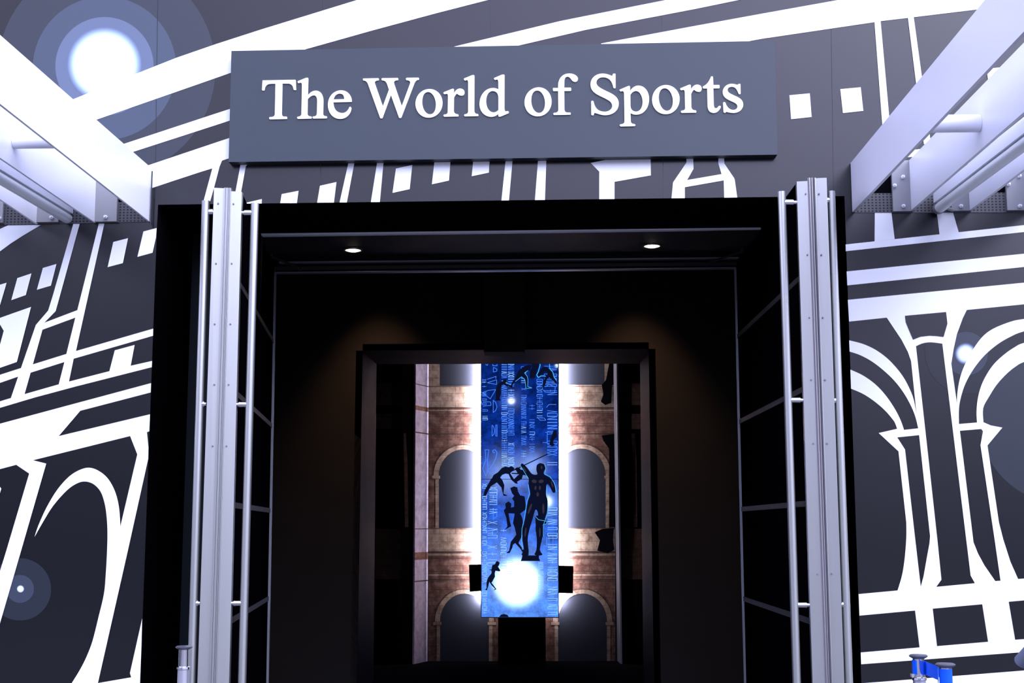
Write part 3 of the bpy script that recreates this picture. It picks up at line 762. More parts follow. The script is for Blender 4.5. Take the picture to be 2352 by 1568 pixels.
# ================================================================== SIGN
Ys = -0.07
so_ = UY(1155, 375, Ys)
sign = thing('sign', 'wide slate grey sign board with white serif lettering above the doorway', 'sign', (so_.x, 0, so_.z))
sb = MB()
sb.pxprism([(531.5, 117), (1780, 93.5), (1785.5, 355), (525, 372)], Ys, 0.0, 'sign', 'signdark')
sb.build('board', sign)
K = 9.8
LET = [
    ('T', 590, 160, "M 135 240 L 860 225 Q 872 228 874 245 L 882 445 Q 882 460 862 457 L 838 455 Q 825 452 822 430 Q 806 312 700 312 L 575 312 L 560 980 Q 562 1058 625 1055 L 665 1055 Q 680 1060 681 1085 Q 681 1108 665 1109 L 300 1116 Q 276 1110 275 1088 Q 276 1068 298 1065 Q 408 1070 404 985 L 418 315 L 300 318 Q 185 330 172 448 Q 168 470 150 470 L 128 466 Q 113 462 114 445 L 126 255 Q 128 240 135 240 Z"),
    ('h', 590, 160, "M 925 255 L 1090 188 Q 1155 168 1158 200 L 1146 575 Q 1230 470 1330 470 Q 1490 480 1498 700 L 1490 985 Q 1492 1045 1560 1045 Q 1580 1048 1580 1072 Q 1578 1094 1555 1095 L 1275 1099 Q 1254 1094 1253 1075 Q 1254 1052 1275 1050 Q 1348 1050 1350 985 L 1357 700 Q 1355 578 1280 576 Q 1215 578 1144 662 L 1138 985 Q 1140 1048 1215 1050 Q 1235 1054 1235 1076 Q 1233 1099 1215 1100 L 930 1106 Q 906 1100 906 1080 Q 906 1058 930 1056 Q 1002 1050 1002 985 L 1014 360 Q 1012 285 985 290 L 940 302 Q 925 298 917 275 Q 916 260 925 255 Z"),
    ('e', 590, 160, "M 2130 725 L 1720 733 Q 1735 965 1920 975 Q 2030 970 2080 845 Q 2090 828 2110 838 Q 2130 848 2128 872 C 2105 1020 2000 1108 1870 1108 C 1720 1105 1598 980 1598 790 C 1600 600 1730 462 1900 462 C 2050 465 2138 590 2136 705 Q 2136 722 2130 725 Z M 1722 668 L 1965 662 Q 1968 535 1858 537 Q 1755 545 1722 668 Z"),
    ('W', 820, 160, "M 145 197 L 475 190 Q 492 195 493 215 Q 492 238 475 240 Q 385 250 403 305 L 582 820 L 718 450 L 680 335 Q 650 240 570 240 Q 550 236 552 212 Q 553 192 572 190 L 912 185 Q 930 190 930 212 Q 930 234 912 237 Q 815 240 835 310 L 1008 815 L 1190 320 Q 1220 240 1120 235 Q 1100 232 1101 205 Q 1103 184 1120 182 L 1375 178 Q 1396 182 1397 205 Q 1396 228 1378 230 Q 1320 235 1290 310 L 1000 1070 Q 992 1088 968 1088 Q 950 1088 942 1070 L 763 570 L 575 1080 Q 565 1096 545 1096 Q 528 1095 518 1078 L 245 320 Q 215 245 150 243 Q 134 240 132 218 Q 132 199 145 197 Z"),
    ('o', 820, 160, "M 1635 433 C 1800 435 1925 570 1925 740 C 1925 930 1790 1080 1610 1080 C 1440 1078 1315 940 1315 765 C 1318 580 1450 435 1635 433 Z M 1600 500 C 1500 505 1468 600 1468 730 C 1470 870 1540 1000 1640 1003 C 1740 1002 1775 900 1775 780 C 1772 640 1700 502 1600 500 Z"),
    ('r', 1000, 150, "M 190 603 L 370 530 Q 415 515 420 545 L 418 628 Q 470 522 558 520 Q 655 530 658 610 Q 652 682 585 682 Q 535 680 488 637 Q 450 660 420 725 L 415 1010 Q 415 1095 505 1100 Q 522 1106 522 1128 Q 522 1150 505 1150 L 208 1156 Q 183 1150 182 1130 Q 183 1108 205 1105 Q 278 1105 278 1040 L 283 690 Q 280 630 245 640 L 205 648 Q 190 645 182 620 Q 181 607 190 603 Z"),
    ('l', 1000, 150, "M 650 293 L 820 222 Q 878 205 880 240 L 876 1010 Q 878 1092 945 1092 Q 968 1096 970 1120 Q 968 1142 948 1143 L 670 1148 Q 648 1144 647 1122 Q 648 1102 668 1100 Q 735 1096 737 1030 L 738 400 Q 736 320 700 332 L 668 342 Q 652 338 642 312 Q 640 298 650 293 Z"),
    ('d', 1000, 150, "M 1325 283 L 1490 212 Q 1555 195 1558 225 L 1555 960 Q 1560 1040 1590 1035 L 1625 1027 Q 1645 1026 1652 1052 Q 1655 1070 1640 1080 L 1475 1150 Q 1430 1165 1416 1140 L 1415 1092 Q 1350 1160 1250 1160 C 1090 1150 993 1020 992 870 C 995 660 1130 508 1300 508 Q 1370 510 1418 540 L 1417 380 Q 1412 310 1380 318 L 1345 328 Q 1328 320 1320 300 Q 1316 290 1325 283 Z M 1295 577 C 1190 580 1143 680 1143 800 C 1145 950 1210 1055 1310 1058 Q 1370 1055 1418 1003 L 1418 720 Q 1410 585 1295 577 Z"),
    ('o', 1190, 150, "M 465 493 C 640 495 755 640 755 810 C 755 1000 620 1148 440 1148 C 270 1146 143 1010 143 830 C 146 640 290 495 465 493 Z M 430 567 C 330 570 296 670 296 790 C 298 940 370 1068 470 1070 C 570 1068 606 960 606 840 C 602 700 530 568 430 567 Z"),
    ('f', 1190, 150, "M 790 508 L 900 508 L 900 450 C 905 290 1000 182 1155 182 C 1260 182 1345 240 1348 300 Q 1345 370 1280 372 Q 1230 370 1190 305 Q 1150 255 1110 255 Q 1045 260 1043 350 L 1040 500 L 1180 500 Q 1196 505 1196 540 Q 1194 573 1180 576 L 1040 578 L 1043 985 Q 1048 1060 1110 1060 L 1165 1060 Q 1186 1065 1186 1088 Q 1184 1110 1165 1111 L 820 1118 Q 795 1114 793 1090 Q 795 1068 815 1067 Q 905 1070 906 985 L 900 578 L 800 580 Q 785 576 784 540 Q 782 512 790 508 Z"),
    ('S', 1340, 150, "M 670 188 L 708 184 Q 724 188 724 205 L 726 500 Q 722 514 708 514 L 688 512 Q 675 508 670 480 C 645 350 570 268 440 268 C 350 268 293 320 293 390 C 300 470 370 505 520 580 C 650 640 795 700 797 860 C 795 1020 660 1122 490 1122 C 400 1120 350 1095 262 1070 Q 240 1070 236 1105 Q 230 1125 208 1125 Q 182 1122 178 1105 L 174 815 Q 180 798 200 796 Q 222 796 230 815 C 258 960 330 1040 475 1042 C 580 1040 648 985 648 905 C 640 810 560 780 420 710 C 270 640 160 580 160 420 C 165 280 280 185 430 184 Q 520 184 640 235 Q 655 235 660 205 Q 662 190 670 188 Z"),
    ('p', 1340, 150, "M 818 545 L 1000 468 Q 1045 450 1050 485 L 1052 572 Q 1130 455 1240 455 C 1390 458 1480 600 1480 760 C 1476 960 1360 1108 1195 1110 Q 1110 1108 1060 1070 L 1066 1250 Q 1068 1316 1140 1318 Q 1168 1322 1170 1345 Q 1168 1366 1145 1368 L 850 1375 Q 820 1370 818 1348 Q 820 1325 850 1322 Q 925 1320 926 1250 L 916 640 Q 912 570 870 580 L 838 586 Q 822 578 813 560 Q 810 550 818 545 Z M 1058 662 L 1060 925 Q 1080 1038 1190 1040 C 1280 1035 1332 940 1333 820 C 1330 690 1270 578 1185 577 Q 1110 580 1058 662 Z"),
    ('o', 1340, 150, "M 1860 440 C 2040 445 2168 590 2168 755 C 2166 950 2030 1100 1850 1100 C 1670 1096 1545 950 1545 770 C 1548 590 1680 442 1860 440 Z M 1830 514 C 1735 518 1697 610 1697 730 C 1700 880 1780 1020 1880 1022 C 1980 1018 2015 910 2015 790 C 2010 650 1930 516 1830 514 Z"),
    ('r', 1490, 150, "M 715 515 L 895 440 Q 945 425 950 455 L 955 535 Q 1005 435 1090 432 Q 1190 440 1195 520 Q 1190 598 1125 598 Q 1070 592 1022 548 Q 985 575 955 645 L 960 930 Q 965 1010 1055 1012 Q 1072 1018 1072 1040 Q 1072 1064 1055 1065 L 750 1070 Q 726 1064 725 1042 Q 726 1020 745 1018 Q 820 1012 820 960 L 812 610 Q 810 545 775 552 L 735 560 Q 720 556 710 535 Q 706 520 715 515 Z"),
    ('t', 1490, 150, "M 1405 250 L 1435 246 Q 1448 255 1450 280 L 1455 440 L 1585 440 Q 1598 446 1598 480 Q 1596 512 1585 515 L 1455 518 L 1465 880 Q 1470 965 1510 965 Q 1545 962 1570 920 Q 1590 905 1612 912 Q 1626 922 1622 945 Q 1565 1070 1460 1072 Q 1330 1065 1325 900 L 1316 520 L 1240 520 Q 1220 515 1216 490 Q 1220 468 1245 462 Q 1340 410 1398 262 Q 1400 252 1405 250 Z"),
    ('s', 1490, 150, "M 2010 425 L 2045 414 Q 2065 416 2066 435 L 2070 630 Q 2066 648 2050 650 Q 2030 648 2020 625 C 1985 530 1950 485 1870 482 C 1800 484 1774 520 1776 560 C 1785 620 1850 640 1940 685 C 2050 730 2128 780 2128 885 C 2122 1000 2020 1072 1905 1072 Q 1840 1070 1745 1045 Q 1735 1066 1712 1066 Q 1688 1064 1685 1045 L 1674 850 Q 1676 828 1696 824 Q 1722 824 1732 850 C 1765 950 1830 1002 1905 1003 C 1970 1000 2000 960 1998 915 C 1990 860 1930 835 1850 800 C 1760 760 1668 710 1666 600 C 1668 490 1760 416 1865 414 Q 1920 414 2000 440 Z"),
]
for ch, ox, oy, pth in LET:
    g = MB()
    g.extr([[UY(x, y, Ys - 0.008) for x, y in l] for l in svg(pth, ox, oy, K)], (0, 0.008, 0), 'letter')
    g.build('letter', sign)


# ================================================================== DOORS
Yf = -0.43
def ex4(tl, tr, bl_, br2, Y):
    """four corners on plane Y, the lower two carried down to just above the floor"""
    a, b, c, d = UY(*tl, Y), UY(*tr, Y), UY(*bl_, Y), UY(*br2, Y)
    return a, b, down(b, d, 0.02), down(a, c, 0.02)


def strip_on_leaf(mb, f_top, f_bot, b_top, b_bot, t0, s0, s1, off, m, th=0.006):
    pass


def make_door(n, label, stile, back, pull, pull_z, side, has_lines):
    """stile: pixel corners tl,tr,bl,br of the front edge; back: pixel top, bottom of the hinge edge at Yd"""
    tl, tr, bl_, br2 = stile
    a, b, c, d = ex4(tl, tr, bl_, br2, Yf)
    tilt = Vector((0, 0.17 * (b.x - a.x) if n < 3 else 0, 0)); tl2 = Vector((0, 0 if n < 3 else 0.17 * (b.x - a.x), 0))
    a, b, c, d = a + tl2, b + tilt, c + tilt, d + tl2
    base = (c + d) / 2
    t = thing('door_%d' % n, label, 'door', (base.x, base.y, 0), 'metal framed glass doors standing open', 'structure')
    s_ = MB(); dep = Vector((0, 0.035, 0))
    s_.hexa([a, b, c, d], [a + dep, b + dep, c + dep, d + dep], 'alu')
    s_.build('stile', t, bevel=0.002)
    hz = UY(*back[0], Yd); hb_ = down(hz, UY(*back[1], Yd), 0.02)
    # leaf panel from stile to hinge edge; in plan from the stile's middle
    e_t = (a + b) / 2 if side == 0 else (b if side > 0 else a)
    e_b = (c + d) / 2 if side == 0 else (c if side > 0 else d)
    w = Vector((0.045 if side < 0 else -0.045, 0, 0))
    ins = Vector((-0.004 if side > 0 else 0.004, 0, 0))
    ft, fb_ = e_t + dep + ins, e_b + dep + ins
    ht, hb2 = hz, hb_
    g = MB()
    g.hexa([ft, fb_, hb2, ht], [ft + w, fb_ + w, hb2 + w, ht + w], 'tinted')
    g.build('glass_panel', t)
    # hinge edge strip
    e = MB(); q = Vector((0.014 * side if side else 0.012, 0, 0)); dy = Vector((0, 0.02, 0))
    e.hexa([ht, hb2, hb2 + q, ht + q], [ht + dy, hb2 + dy, hb2 + q + dy, ht + q + dy], 'thinalu')
    e.build('hinge_edge', t)
    for z0 in has_lines:
        tt = [(z0 - hb2.z) / (ht.z - hb2.z), (z0 - fb_.z) / (ft.z - fb_.z)]
        P = hb2 + (ht - hb2) * tt[0]; Q = fb_ + (ft - fb_) * tt[1]
        zh = Vector((0, 0, 0.03)); o = Vector((0.006 * side, 0, 0))
        r_ = MB(); r_.hexa([Q + o, P + o, P + o + zh, Q + o + zh], [Q, P, P + zh, Q + zh], 'darkframe')
        r_.build('transom_bar', t)
    # pull bar
    p0, p1, rr3 = pull
    Yp = Yf + 0.03
    A = UY(*p0, Yp); B = down(A, UY(*p1, Yp), 0.35)
    hnd = MB(); hnd.cyl(B, A, rr3, 'alu', 24)
    ho = hnd.build('pull_handle', t, smooth=True)
    for (sx_, sy_, ex_) in pull_z:
        S = UY(sx_, sy_, Yp); E = UY(ex_, sy_, Yp)
        m_ = MB()
        m_.cyl(S, S + (E - S) * 0.68, 0.0165, 'chrome', 18)
        m_.cyl(S + (E - S) * 0.68, E, 0.0115, 'chrome', 18)
        m_.build('standoff', ho, smooth=True)
    return t


zl = [UY(627, 788, Yd).z, UY(623, 982, Yd).z, UY(617, 1177, Yd).z, UY(614, 1379, Yd).z]
zr_ = [UY(1697, 777, Yd).z, UY(1703, 973, Yd).z, UY(1707, 1174, Yd).z, UY(1712, 1380, Yd).z]
make_door(1, 'outer open glass door of the left pair, handle on its left side', ((491.6, 431), (519, 431.4), (453.4, 1568), (488, 1568)), ((590, 612), (570, 1568)),
          ((473, 461.5), (439.5, 1568), 0.0215), [(480, 487, 494), (463, 928, 474), (449, 1385, 460)], -1, [])
make_door(2, 'inner open glass door of the left pair, seen along its glass', ((528, 438.8), (554.5, 439.2), (495, 1568), (525, 1568)), ((630, 612), (611.5, 1568)),
          ((585.5, 467), (556, 1568), 0.0215), [(580, 489, 553), (567, 929, 541), (555, 1385, 529)], 1, zl)
make_door(3, 'inner open glass door of the right pair, seen along its glass', ((1830.7, 415.6), (1858, 415.3), (1867.4, 1568), (1898, 1568)), ((1691, 605), (1714, 1568)),
          ((1795.5, 440.4), (1830, 1568), 0.0215), [(1801, 465, 1832), (1816, 919, 1848), (1832, 1389, 1862)], -1, zr_)
make_door(4, 'outer open glass door of the right pair, handle tucked at its right edge', ((1871, 408), (1898.6, 408), (1909, 1568), (1939.5, 1568)), ((1740, 604), (1760, 1568)),
          ((1909.2, 439.5), (1950, 1568), 0.0205), [(1904, 460, 1896), (1919, 920, 1914), (1936, 1388, 1932)], 1, [])
# meeting profiles between the two leaves of each pair
for nm, (tl, tr, bl_, br2), cols, gl in (('trim_6', ((515, 431), (531, 431.6), (481, 1568), (497.5, 1568)), (0.0, .22, .27, .60, .66, .80, .85, 1), 'ridged metal closing strip between the left door pair'),
                                     ('trim_7', ((1855, 408), (1873, 408), (1895.5, 1568), (1912, 1568)), (0.0, .18, .26, .52, .60, .78, .90, 1), 'ridged metal closing strip between the right door pair')):
    a, b, c, d = ex4(tl, tr, bl_, br2, Yf - 0.006)
    t_ = MB()
    ms = ['alu', 'alugroove', 'alu', 'alugroove', 'alu', 'alugroove', 'alu']
    if nm == 'trim_7': ms = ['alugroove', 'alu', 'alugroove', 'alu', 'signdark', 'alugroove', 'alu']
    for i in range(7):
        u, v = cols[i], cols[i + 1]
        yo = Vector((0, 0.004 if 'groove' in ms[i] or ms[i] == 'signdark' else -0.003, 0))
        q = [a + (b - a) * u + yo, a + (b - a) * v + yo, d + (c - d) * v + yo, d + (c - d) * u + yo]
        t_.hexa(q, [p + Vector((0, 0.03, 0)) for p in q], ms[i])
    t_.build(nm, kind='structure', label=gl)
for nm_, pairs in (('door_1', [(501, 467), (496, 605), (493, 744), (492, 883), (488, 1024)]), ('door_2', [(536, 468), (532, 605), (529, 744), (525, 883), (520, 1024)]),
                   ('door_3', [(1850.5, 445), (1854.5, 585), (1859, 729), (1863, 872), (1868, 1018), (1878, 1318)]), ('door_4', [(1881, 445), (1886.5, 585), (1890, 729), (1895, 872), (1900, 1018), (1911, 1317)])):
    dr = bpy.data.objects[nm_]
    for (sx_, sy_) in pairs:
        c_ = UY(sx_, sy_, Yf - 0.0005)
        k_ = MB(); k_.cyl((c_.x, Yf + 0.02, c_.z), (c_.x, Yf - 0.0035, c_.z), 0.0042, 'alugroove', 10)
        k_.build('screw', dr)
# ================================================================== DOWNLIGHTS
def soffit_z(x, y):
    n_ = (sr - sl).cross(bl - sl).normalized()
    d = ray(x, y); t = (sl - CAM).dot(n_) / d.dot(n_)
    return CAM + d * t
for (px_, py_, lab) in ((811, 572, 'round warm downlight in the soffit, the left one'), (1497.5, 562.5, 'round warm downlight in the soffit, the right one')):
    c = soffit_z(px_, py_)
    t = thing('downlight', lab, 'ceiling light', tuple(c), 'round downlights in the entrance soffit')
    rg = MB()
    rg.lathe([(0.050, c.z - .002), (0.052, c.z - .010), (0.062, c.z - .010), (0.066, c.z - .003), (0.066, c.z + .004), (0.05, c.z + .004)], c.x, c.y, 'ring', 40)
    rg.build('ring', t, smooth=True)
    ln = MB(); ln.lathe([(0.0001, c.z - .018), (0.028, c.z - .0155), (0.045, c.z - .009), (0.050, c.z - .003), (0.050, c.z + .002)], c.x, c.y, 'lamp', 40)
    ln.build('lens', t, smooth=True)
# door closer arms on the soffit
for nm, p, q in (('door_closer', (623, 589), (683, 613)), ('door_closer', (1705, 577), (1632, 602))):
    A = UY(*p, 1.45); B = UY(*q, 1.7)
    d_ = MB(); d_.cyl(A, B, 0.008, 'darkframe', 10); d_.cyl(A, A + Vector((0, 0, .06)), 0.01, 'darkframe', 10); d_.cyl(B, B + Vector((0, 0.1, .0)), 0.008, 'darkframe', 10)
    o = d_.build(nm)
    o['category'] = 'door closer'; o['group'] = 'door closer arms'
    o['label'] = 'thin dark door closer arm under the soffit near the %s door' % ('left' if p[0] < 1000 else 'right')

# ================================================================== CANOPIES
def plate(mb, X, wt, et, wbm, eb, m, th, y_end=-3.7, y0=-0.0075):
    """vertical steel plate in plane X: wall top px, frame-edge top px, wall bottom px, frame-edge bottom px"""
    def line(w_, e_):
        P, Q = UX(*w_, X), UX(*e_, X)
        f = lambda y: P + (Q - P) * ((y - P.y) / (Q.y - P.y))
        return f
    ft, fb2 = line(wt, et), line(wbm, eb)
    pts = [ft(y0), ft(y_end), fb2(y_end), fb2(y0)]
    mb.extr([[Vector((X, p.y, p.z)) for p in pts]], (th, 0, 0), m)
    return ft, fb2


# left canopy
XL = [UY(345.5, 508).x, UY(221, 512).x, UY(88, 514.5).x, UY(-40, 517).x]
can = thing('canopy', 'white steel canopy of deep fins left of the sign', 'canopy', (XL[0], 0, 2.9))
f = MB(); p1 = plate(f, XL[0], (348, 386), (0, 80), (343, 508), (0, 238), 'steel', -0.012); f.build('fin', can)
f = MB(); p2 = plate(f, XL[1], (229, 386), (0, 232), (221, 512.5), (0, 362), 'steel', -0.012); f.build('fin', can)
f = MB(); p3 = plate(f, XL[2], (104, 390), (0, 330), (87, 515), (0, 457), 'steel', -0.012); f.build('fin', can)
f = MB(); p4 = plate(f, XL[3], (-45, 390), (-200, 300), (-40, 517), (-200, 420), 'steel', -0.012); f.build('fin', can)
def tubeX(can, px_, py_, X0, X1, r):
    c = UX(px_, py_, X0)
    t_ = MB(); sg_ = 1 if X1 > X0 else -1; t_.cyl((X0 + sg_ * .001, c.y, c.z), (X1 - sg_ * .0125, c.y, c.z), r, 'steel', 28); t_.build('cross_tube', can, smooth=True)
tubeX(can, 32, 326, XL[1], XL[0], 0.033)
def flange(can, X, sgn, w, ztop, zbot, bolts):
    """bracket plate on the wall beside a fin, with bolts"""
    g = MB(); g.box((min(X, X + sgn * w), -0.03, zbot), (max(X, X + sgn * w), -0.0075, ztop), 'steelshade')
    fo = g.build('bracket', can)
    for (bx, by) in bolts:
        c = UY(bx, by, -0.03)
        b_ = MB(); b_.cyl((c.x, -0.03, c.z), (c.x, -0.048, c.z), 0.011, 'steel', 6); b_.cyl((c.x, -0.048, c.z), (c.x, -0.062, c.z), 0.006, 'steel', 10)
        b_.build('bolt', fo)
zb = UY(250, 511).z
flange(can, XL[1], 1, 0.125, p2[0](0).z, zb, [(244, 499)])
flange(can, XL[2], 1, 0.125, p3[0](0).z, zb, [(120, 500)])
flange(can, XL[3], 1, 0.125, p4[0](0).z, zb, [(0, 502)])

# right canopy
XR = [UY(1957, 488).x, UY(2090, 486).x, UY(2224, 485).x, UY(2362, 486).x]
canr = thing('canopy', 'pale lavender steel canopy of deep fins right of the sign', 'canopy', (XR[0], 0, 2.9))
f = MB(); q1 = plate(f, XR[0], (1957, 370), (2262, 0), (1957, 487.5), (2352, 72), 'steel', 0.016); f.build('fin', canr)
f = MB(); q2 = plate(f, XR[1], (2090, 366), (2352, 97.4), (2090, 485), (2352, 257), 'steel', 0.016); f.build('fin', canr)
f = MB(); q3 = plate(f, XR[2], (2222, 372), (2352, 268), (2224, 485), (2352, 388.7), 'steel', 0.016); f.build('fin', canr)
f = MB(); q4 = plate(f, XR[3], (2362, 372), (2460, 300), (2362, 486), (2460, 420), 'steel', 0.016); f.build('fin', canr)
tubeX(canr, 2250, 283, XR[1], XR[0], 0.042)
zbr = UY(2060, 487.5).z
flange(canr, XR[1], -1, 0.100, q2[0](0).z, zbr, [(2073, 407), (2054, 427), (2074, 474)])
flange(canr, XR[2], -1, 0.100, q3[0](0).z, zbr, [(2206, 474), (2190, 430)])
flange(canr, XR[3], -1, 0.125, q4[0](0).z, zbr, [(2341, 474), (2340, 405), (2315, 424)])

# tube light fixtures between the fins
def fixture(name, lab, p_wall, p_edge, X, sg):
    A = UX(*p_wall, X); B = UX(*p_edge, X)
    D = (B - A); D = D / abs(D.y); far = A + D * 3.3
    t = thing(name, lab, 'light fixture', tuple(A))
    h = MB()
    w = 0.066; hh = 0.062
    def sec(P): return [P + Vector((-w * .5, 0, 0)), P + Vector((w * .5, 0, 0)), P + Vector((w * .5, 0, hh)), P + Vector((-w * .5, 0, hh))]
    h.hexa(sec(A), sec(far), 'steel')
    h.build('housing', t, bevel=0.004)
    g = MB(); g.cyl(A + Vector((0, 0.02, -0.026)), far + Vector((0, 0, -0.026)), 0.030, 'tube', 24); g.build('glass_tube', t, smooth=True)
    e = MB(); e.cyl(A + Vector((0, 0.03, -0.026)), A + Vector((0, -0.01, -0.026)), 0.033, 'steelshade', 24); e.build('end_cap', t, smooth=True)
    c = MB(); c.cyl(A + Vector((0, 0.03, -0.01)), Vector((A.x - sg * .09, -0.02, A.z - 0.03)), 0.010, 'steelshade', 12); c.build('cable', t, smooth=True)
    for u in (0.35, 1.6):
        P = A + D * u
        k = MB()
        k.box((P.x - .012, P.y - .03, P.z + hh), (P.x + .012, P.y + .03, P.z + hh + .16), 'steelshade')
        k.build('hanger', t)
XFL = (XL[1] + XL[2]) / 2
XFR = (XR[1] + XR[2]) / 2 - 0.015
fixture('tube_light', 'long tube light slung under the left canopy between white fins', (168, 499), (0, 397), XFL, 1)
fixture('tube_light', 'long tube light slung under the right canopy between lavender fins', (2158, 466), (2352, 318), XFR, -1)

# perforated sheets and flat black sheets painting the dark gap behind the canopies
def perf(lab, poly, black):
    g = MB()
    g.pxprism(poly, -0.006, -0.0005, 'perf', 'steelshade')
    o = g.build('perforated_panel'); o['label'] = lab; o['category'] = 'panel'; o['group'] = 'perforated sheets behind the canopies'
    k = MB(); k.pxprism(black, -0.0060, -0.0005, 'black')
    kk = k.build('recess_shade', o)
perf('grey perforated metal sheet on the wall under the left canopy', [(-60, 470), (340, 463), (343, 509), (-60, 518)], [(-60, 445), (315, 440), (338, 463), (-60, 470)])
perf('grey perforated metal sheet on the wall under the right canopy', [(1960, 444), (2430, 441), (2430, 488), (1959, 488)], [(1960, 371), (2430, 364), (2430, 441), (1960, 444)])
# thin rod at the end of the left canopy
g = MB(); a_, b_ = UY(349.5, 393, -0.03), UY(345, 520, -0.03); g.cyl(a_, b_, 0.004, 'signdark', 8)
g.build('edge_rod', can)

# ================================================================== STANCHIONS
def stanchion(lab, top, Yp, hasb, grp='belt barrier posts'):
    c = UY(*top, Yp)
    t = thing('barrier_post', lab, 'barrier post', (c.x, Yp, 0), grp)
    zt = c.z
    def part(name, prof, m):
        g = MB(); g.lathe(prof, c.x, Yp, m, 32); return g.build(name, t, smooth=True)
    part('cap', [(0.0001, zt - .002), (0.036, zt - .003), (0.043, zt - .008), (0.041, zt - .013), (0.026, zt - .022)], 'capgrey')
    part('collar', [(0.026, zt - .022), (0.026, zt - .105), (0.033, zt - .107), (0.034, zt - .118), (0.028, zt - .121)], 'chrome')
    part('pole', [(0.029, zt - .121), (0.029, 0.035)], 'pole')
    part('base', [(0.029, 0.035), (0.05, 0.033), (0.16, 0.02), (0.17, 0.0)], 'rubber')
    return t, c
pl, cl_ = stanchion('silver barrier post without a belt, in front of the left doors', (423, 1481), -0.55, False)
pA, cA = stanchion('silver barrier post holding the far end of the blue belt', (2109, 1501), -1.05, True)
pB, cB = stanchion('silver barrier post wrapped by the near end of the blue belt', (2171, 1521), -1.5, True)
bl2 = MB()
zA, zB = cA.z, cB.z
rad = 0.0295
pts = []
for i in range(9):
    a = math.radians(100 + i * 20)
    pts.append((cA.x + rad * math.cos(a), cA.y + rad * math.sin(a)))
dx, dy = cB.x - cA.x, cB.y - cA.y
ln_ = math.hypot(dx, dy); nx, ny = dy / ln_, -dx / ln_
if ny > 0: nx, ny = -nx, -ny
pts = [(cA.x - .028, cA.y + .01), (cA.x - rad, cA.y - .006), (cA.x - rad * .7, cA.y - rad * .8), (cA.x + nx * rad, cA.y + ny * rad), (cA.x + dx * .5 + nx * rad, cA.y + dy * .5 + ny * rad), (cB.x - .034, cB.y + .004)]
ztp = [zA - .027, zA - .026, zA - .029, zA - .033, (zA + zB) / 2 - .036, zB - .034]
hgt = 0.062
for i in range(len(pts) - 1):
    (x0, y0), (x1, y1) = pts[i], pts[i + 1]
    P = [Vector((x0, y0, ztp[i])), Vector((x1, y1, ztp[i + 1])), Vector((x1, y1, ztp[i + 1] - hgt)), Vector((x0, y0, ztp[i] - hgt))]
    o_ = Vector((0, -0.002, 0))
    bl2.hexa([p + o_ for p in P], P, 'blue')
bo = bl2.build('retractable_belt'); bo['label'] = 'short blue webbing belt stretched between the two right barrier posts'; bo['category'] = 'belt'
bw = MB(); bw.lathe([(0.0275, zB - .026), (0.0275, zB - .092)], cB.x, cB.y, 'blue', 32); bw.build('belt_cassette', pB, smooth=True, label='blue belt wound on the post')
cl2 = MB(); a_ = cA
cl2.box((cA.x - .042, cA.y - .03, zA - .102), (cA.x - .028, cA.y - .005, zA - .088), 'chrome'); cl2.build('belt_clip', pA)

# rounded grey tube end at the right frame edge
g = MB(); A = UY(2346, 1519, -2.4); B = UY(2420, 1436, -2.6)
g.cyl(A, B, 0.027, 'gunmetal', 28)
g.cyl(A + (A - B).normalized() * 0.012, A, 0.022, 'rubber', 28, r2=0.027)
tube = thing('tube_end', 'dark grey rounded tube end poking in at the right edge, above the paving', 'light', tuple(A))
g.build('body', tube, smooth=True)
g = MB(); g.cyl(B, Vector((B.x, B.y, 0.0)), 0.018, 'gunmetal', 16); g.build('stand', tube, smooth=True)

# ================================================================== EXHIBIT
Ysc = 8.9
PX = lambda p, Y: UY(p[0], p[1], Y)
c0 = UY(1194, 1417, Ysc)
scr = thing('display_screen', 'tall narrow blue video screen with dark athlete figures inside the exhibit', 'screen', (c0.x, Ysc, 0))
b = MB()
b.pxprism([(1104.5, 700), (1282.5, 700), (1284, 1418.5), (1104.5, 1418.5)], Ysc, Ysc + .06, 'signdark')
b.build('casing', scr)
def dpanel(y0, y1, seed):
    b = MB()
    pts = [(1106, y0), (1281.5, y0), (1282.3, y1), (1106, y1)]
    l3 = [UY(x, y, Ysc - .003) for x, y in pts]
    b.face([l3[0], l3[3], l3[2], l3[1]], 'screen', px=[((x - 1105) / 100, (y - 820) / 100) for x, y in (pts[0], pts[3], pts[2], pts[1])])
    return b
def clipy(poly, y0, y1):
    def half(ps, ins, yy):
        out = []
        for i in range(len(ps)):
            a, c = ps[i], ps[(i + 1) % len(ps)]
            if ins(a): out.append(a)
            if ins(a) != ins(c):
                t = (yy - a[1]) / (c[1] - a[1]); out.append((a[0] + (c[0] - a[0]) * t, yy))
        return out
    p = half(poly, lambda q: q[1] >= y0, y0)
    if len(p) < 3: return None
    p = half(p, lambda q: q[1] <= y1, y1)
    return p if len(p) >= 3 else None
figs = []
def F_(pts, ox, oy, k, m='figure'): figs.append((zz(pts, ox, oy, k), m))
C_ = (1080, 820, 10.226)
F_([(985, 725), (935, 700), (965, 640), (985, 590), (1080, 450), (1130, 320), (1260, 220), (1370, 175), (1450, 190), (1400, 320), (1340, 310), (1275, 370), (1330, 450), (1355, 520), (1350, 680), (1380, 700), (1450, 720), (1310, 735), (1315, 690), (1285, 560), (1285, 510), (1205, 460), (1110, 540), (1040, 590), (1000, 650), (985, 690)], *C_)
F_([(790, 520), (840, 515), (865, 560), (850, 600), (820, 610), (960, 660), (960, 690), (830, 670), (790, 640), (740, 660), (715, 740), (720, 860), (690, 960), (720, 1020), (590, 1020), (600, 900), (600, 750), (620, 680), (680, 600), (770, 560)], *C_)
